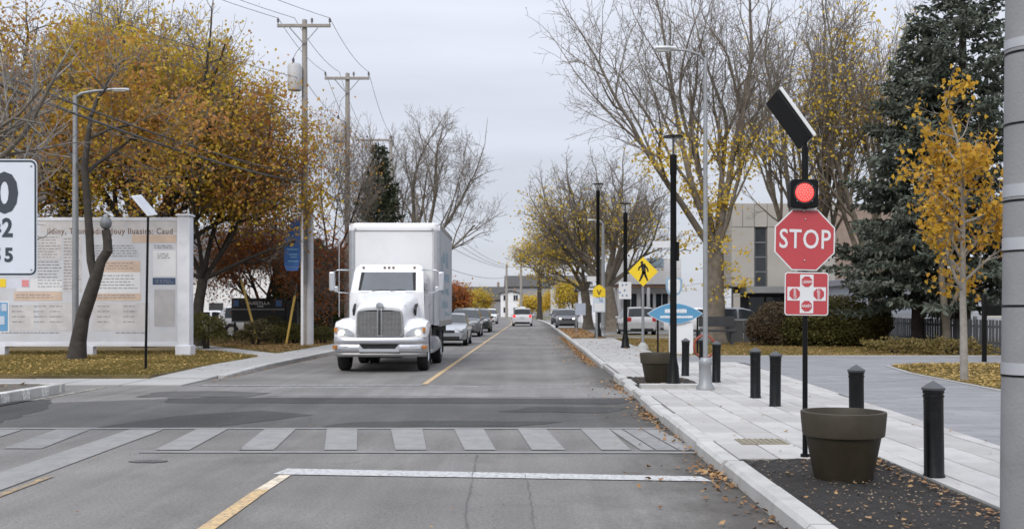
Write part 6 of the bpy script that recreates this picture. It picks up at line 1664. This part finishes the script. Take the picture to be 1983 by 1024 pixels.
spruce('small dark spruce standing above the truck box', gx(733, 62), 62, 11.4, 2.9, 1.5, 137, L_spruce2, 1.3, .27, .2)
tt = Tree(139); t = thing('bare_tree', 'low forked grey trunk between the spruce trunks and fence', 'tree', (gx(1832, 36.8), 36.8, .1)); tt.line([Vector((0, 0, -.1)), Vector((.02, 0, .7)), Vector((-.05, 0, 1.5)), Vector((-.15, 0, 2.6)), Vector((-.2, 0, 4.4))], [.17, .14, .125, .11, .08]); tt.line([Vector((-.02, 0, 1.1)), Vector((.25, 0, 1.7)), Vector((.5, 0, 2.3)), Vector((.6, .1, 3.6))], [.11, .10, .09, .06]); tt.wood('trunk', m_bark_g, t, 0, 9, 10)

# ---- shrubs
def shrub(label, x, Y, rx, ry, h, seed, mat, count, size, z0=.08, name='shrub', lump=.16, stems=5, cat='shrub', core=False):
    t = thing(name, label, cat, (x, Y, z0)); r = np.random.default_rng(seed)
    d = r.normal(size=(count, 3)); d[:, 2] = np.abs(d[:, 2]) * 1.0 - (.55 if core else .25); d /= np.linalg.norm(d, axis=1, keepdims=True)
    ph = r.uniform(0, 6, 6)
    f = 1 + lump * (np.sin(d[:, 0] * 5 + ph[0]) * np.sin(d[:, 2] * 6 + ph[1]) + .6 * np.sin(d[:, 1] * 9 + ph[2] + d[:, 0] * 7) * np.sin(d[:, 2] * 11 + ph[3]))
    rad = f * (1 - .42 * r.random(count) ** 2.2)
    P = d * rad[:, None] * np.array([rx, ry, h * .62]) + np.array([0, 0, h * .40]); P = P[P[:, 2] > .02]
    V, F = leaves_np(P, size, seed, -.25, .6, .15, d[:len(P)] * .5); np_obj('foliage', V, F, mat, t)
    if core: MB().ball((0, 0, h * .42), (rx * .66, ry * .66, h * .42), 14, 10).build('dark_core', M('dark_core', (.022, .019, .012), .95, var=.5, scale=14, bump=1, bscale=20), t)  # solid dark ball added inside the foliage to block the view through
    T = Tree(seed)
    for i in range(stems):
        a = T.r.uniform(0, 6.28); T.line([Vector((math.cos(a) * rx * .15, math.sin(a) * ry * .15, -.05)), Vector((math.cos(a) * rx * .3, math.sin(a) * ry * .3, h * .4)), Vector((math.cos(a) * rx * .5, math.sin(a) * ry * .5, h * .75))], [.05, .04, .02])
    T.wood('stems', m_bark_d, t, 0, 9, 6)
    return t
Yb = 42
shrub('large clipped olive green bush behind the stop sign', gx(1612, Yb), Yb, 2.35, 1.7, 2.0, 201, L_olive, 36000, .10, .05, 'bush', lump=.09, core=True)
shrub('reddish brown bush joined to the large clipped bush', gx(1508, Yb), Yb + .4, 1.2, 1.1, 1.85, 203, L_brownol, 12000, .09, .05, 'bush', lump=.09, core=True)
shrub('dark rounded bush just right of the billboard post', gx(402, 40), 40, .75, .9, 1.35, 205, L_olive, 6000, .075)
shrub('low straggly shrub in front of the black board', gx(496, 43), 43, .75, .6, 1.05, 207, leaf_mat('leaves_dull', [(.06, .055, .02), (.12, .10, .045), (.09, .075, .03)], .2), 4200, .08, lump=.3)
shrub('clipped round boxwood below the black board, leftmost', gx(540, 44.6), 44.6, .46, .45, .80, 209, L_olive, 3500, .06)
shrub('clipped round boxwood between board and utility pole', gx(572, 44.8), 44.8, .46, .45, .80, 211, L_olive, 3500, .06)
shrub('clipped round boxwood right of the utility pole foot', gx(626, 45.2), 45.2, .48, .45, .78, 213, L_olive, 3500, .06)
shrub('upper clipped shrub row behind the round boxwoods', gx(530, 46.2), 46.2, 1.1, .4, 1.15, 215, L_olive, 4500, .07)
shrub('weedy tuft at the far edge of leafy lawn', gx(1740, 34.5), 34.6, 1.1, .4, .5, 217, leaf_mat('leaves_straw', [(.12, .10, .03), (.22, .17, .06), (.16, .11, .04)], .3), 2500, .09, .1, lump=.4)
shrub('dry weedy clump at the foot of the fence', gx(1850, 33.6), 33.8, 1.2, .5, .55, 219, leaf_mat('leaves_straw', []) , 2600, .09, .1, lump=.4)
def cedar(label, px, Y, h, r, seed):
    t = thing('cedar_tree', label, 'tree', (gx(px, Y), Y, .05), 0, 'cedars beside the box truck'); rg = np.random.default_rng(seed); n = 9000
    z = rg.random(n) ** .8; a = rg.uniform(0, 6.28, n); rr = r * np.sqrt(np.clip(1 - z ** 2.2, 0.02, 1)) * (1 - .45 * rg.random(n) ** 2) * (1 + .12 * np.sin(a * 5 + z * 17))
    P = np.stack([rr * np.cos(a), rr * np.sin(a), .15 + z * h], 1); D = np.stack([np.cos(a) * .3, np.sin(a) * .3, np.full(n, .9)], 1)
    V, F = leaves_np(P, .22, seed, 0, .4, .1, D); np_obj('foliage', V, F, L_cedar, t)
    MB().cyl((0, 0, -.1), (0, 0, h * .8), .10, .03, 8).build('trunk', m_bark_d, t)
for i, (px, Y, h, r, lab) in enumerate(((565, 53, 4.1, 1.2, 'dark cedar behind the blue banner'), (612, 55, 5.0, 1.0, 'dark cedar right of the utility pole'), (637, 57, 4.6, .95, 'dark cedar touching the truck mirror outline'), (662, 59, 4.8, 1.0, 'dark cedar mostly hidden behind the truck cab'))): cedar(lab, px, Y, h, r, 230 + i)

# ================================================================ GRASS AND FALLEN LEAVES
def in_poly(P, poly):
    x, y = P[:, 0], P[:, 1]; ins = np.zeros(len(P), bool); n = len(poly)
    for i in range(n):
        x0, y0 = poly[i]; x1, y1 = poly[(i + 1) % n]
        c = ((y0 > y) != (y1 > y)) & (x < (x1 - x0) * (y - y0) / ((y1 - y0) if y1 != y0 else 1e-9) + x0); ins ^= c
    return ins
def scatter(poly, box, n, seed):
    r = np.random.default_rng(seed); P = np.stack([r.uniform(box[0], box[1], n), r.uniform(box[2], box[3], n)], 1)
    return P[in_poly(P, poly)] if poly else P
L_grass = leaf_mat('grass_blades', [(0.095, 0.082, 0.022), (0.18, 0.145, 0.042), (0.28, 0.21, 0.07), (0.38, 0.27, 0.1)], .3)
def grass(label, key, box, n, seed, hgt):
    poly, z, _ = lawns[key]; P = scatter(poly, box, n, seed); r = np.random.default_rng(seed + 1); m = len(P)
    B = np.concatenate([P, np.full((m, 1), z - .005)], 1); a = r.uniform(0, 6.28, m); w = .012; h = hgt * r.uniform(.4, 1.2, m)
    dx = np.stack([np.cos(a) * w, np.sin(a) * w, np.zeros(m)], 1); tip = B + np.stack([r.normal(0, .35, m) * h, r.normal(0, .35, m) * h, h], 1)
    V = np.stack([B - dx, B + dx, tip], 1).reshape(-1, 3); F = (np.arange(m) * 3)[:, None] + np.arange(3)[None]
    o = np_obj('grass', V, F, L_grass); tag(o, label, 'grass', kind='stuff')
grass('short yellowing grass on the lawn before the billboard', 'd', (-20, -8.7, 23.5, 37), 90000, 301, .085)
grass('yellowing grass beyond the footpath and shrubs', 'e', (-20, -8.7, 35, 60), 60000, 303, .09)
grass('grass showing between leaves by the slim tree', 'a', (8.5, 16, 15, 29), 40000, 305, .07)
grass('dull grass around the clipped bush and maple', 'b', (4.3, 18, 33, 53), 70000, 307, .08)
L_fall = leaf_mat('fallen_leaf_colours', [(0.06, 0.032, 0.016), (0.14, 0.07, 0.028), (0.24, 0.125, 0.05), (0.36, 0.23, 0.11), (0.22, 0.1, 0.045), (0.1, 0.055, 0.028)], .1, .8)
L_fally = leaf_mat('fallen_leaf_yellow', [(.24, .14, .045), (.40, .26, .08), (.50, .34, .12), (.36, .20, .06)], .1, .8)
def fallen(label, P, z, size, mat, seed, flat=.16):
    r = np.random.default_rng(seed); m = len(P); C3 = np.concatenate([P, (z + r.uniform(.003, .022, m))[:, None]], 1)
    a = r.uniform(0, 6.28, m); t1 = r.normal(0, flat, m); t2 = r.normal(0, flat, m); s = (size * r.uniform(.5, 1.3, m))[:, None]
    u = np.stack([np.cos(a), np.sin(a), t1], 1); v = np.stack([-np.sin(a), np.cos(a), t2], 1); up = np.array([0, 0, 1.0])
    cu = (r.uniform(.02, .22, m))[:, None]
    V = np.stack([C3 - u * s * .5 + up * s * cu, C3 + v * s * .38, C3 + u * s * .5 + up * s * cu * .6, C3 - v * s * .38], 1).reshape(-1, 3)
    V[:, 2] = np.maximum(V[:, 2], np.repeat(np.full(m, z) if np.isscalar(z) else z, 4) + .0015)
    F = (np.arange(m) * 4)[:, None] + np.arange(4)[None]
    o = np_obj('fallen_leaves', V, F, mat); tag(o, label, 'leaves', kind='stuff')
r_ = np.random.default_rng(5)
# gutter drifts along the right kerb: thick in patches
Yg = r_.uniform(5.5, 60, 14000); dens = np.clip(.18 + .9 * np.maximum(0, np.sin(Yg * 1.15 + 2.6)) ** 5 + .5 * (Yg > 30), 0, 1); keep = r_.random(14000) < dens * np.where(Yg < 24, .42, .6); Yg = Yg[keep]
off = np.abs(r_.normal(0, np.where(Yg < 24, .13, .14), len(Yg))); Pg = np.stack([1.84 - off - np.where(r_.random(len(Yg)) < .06, r_.uniform(0, .9, len(Yg)), 0), Yg], 1)
Pg = Pg[~((Pg[:, 1] > 23.6) & (Pg[:, 1] < 28.4))]
fallen('brown fallen leaves drifted against the right kerb', Pg, .013, .058, L_fall, 311, .35)
Pm = np.stack([r_.uniform(2.08, 3.40, 900), r_.uniform(5.5, 10.2, 900)], 1)
Pm = Pm[(np.abs(Pm[:, 0] - 2.74) > .27) | (np.abs(Pm[:, 1] - 9.05) > .27)]
fallen('small leaves and chips on the near mulch bed', Pm[:110], .135, .05, L_fall, 313)
Pm2 = np.stack([3.38 - np.abs(r_.normal(0, .12, 300)), r_.uniform(6.8, 10.2, 300)], 1)
fallen('leaves gathered along the mulch bed edge', Pm2[:110], .137, .055, L_fall, 315)
Pc = np.stack([r_.uniform(2.07, 3.4, 1500), r_.uniform(5, 10.2, 1500)], 1)
fallen('pale wood chips in the near mulch bed', Pc[:1000], .128, .024, leaf_mat('chip_colours', [(.05, .036, .026), (.10, .07, .048), (.26, .20, .14), (.07, .05, .035)], .05, .9), 317, .3)
fallen('leaves lying on the small mulch bed by lamp post', np.stack([r_.uniform(2.1, 3.25, 200), r_.uniform(19.8, 22.5, 200)], 1), .125, .05, L_fall, 319)
Pp = np.stack([r_.uniform(2.1, 5.3, 130), r_.uniform(6, 28, 130)], 1)
Pp = Pp[~((Pp[:, 0] < 3.5) & ((Pp[:, 1] < 10.4) | ((Pp[:, 1] > 19.3) & (Pp[:, 1] < 22.7))))]
fallen('stray leaves scattered over the pale pavers', Pp, .134, .05, L_fall, 321)
Pl = scatter(lawns['a'][0], (8.6, 17, 14, 29), 9000, 323); Pl = Pl[r_.random(len(Pl)) < np.clip(.25 + .9 * np.sin(Pl[:, 0] * .8 - .5) + .25 * np.sin(Pl[:, 1]), .12, 1)]
fallen('thick yellow fallen leaves on the lawn under slim tree', Pl, .15, .10, L_fally, 325)
fallen('fallen leaves around the clipped bush and maple', scatter(lawns['b'][0], (4.3, 18, 33, 53), 5000, 327), .15, .11, L_fall, 329)
fallen('golden fallen leaves on the lawn before the billboard', scatter(lawns['d'][0], (-20, -8.7, 23.6, 37), 3600, 331), .15, .08, L_fally, 333)
fallen('russet fallen leaves behind the footpath by the shrubs', scatter(lawns['e'][0], (-16, -8.7, 35, 50), 5000, 335), .15, .10, L_fall, 337)
fallen('orange fallen leaves covering the far verge', scatter(lawns['c'][0], (2.08, 3.9, 54, 82), 3500, 339), .13, .13, L_fall, 341)
fallen('leaves on the soil of the traffic island', np.stack([r_.uniform(-12, -9.3, 260), r_.uniform(14, 19.8, 260)], 1), .168, .11, L_fall, 343)
fallen('sparse leaves at the foot of the truck side kerb', np.stack([-7.18 + np.abs(r_.normal(0, .12, 420)), r_.uniform(23, 60, 420)], 1), .012, .07, L_fall, 345)
fallen('few leaves blown across the crossing', np.stack([r_.uniform(-5, 1.7, 60), r_.uniform(7, 21, 60)], 1), .014, .035, L_fall, 347)
fallen('leaves on the concrete sidewalk past the lamp posts', np.stack([r_.uniform(2.1, 4.2, 260), r_.uniform(29, 52, 260)], 1), .142, .08, L_fall, 349)
fallen('leaves strewn on the truck side sidewalk', np.stack([r_.uniform(-8.6, -7.4, 120), r_.uniform(25, 50, 120)], 1), .125, .06, L_fall, 351)
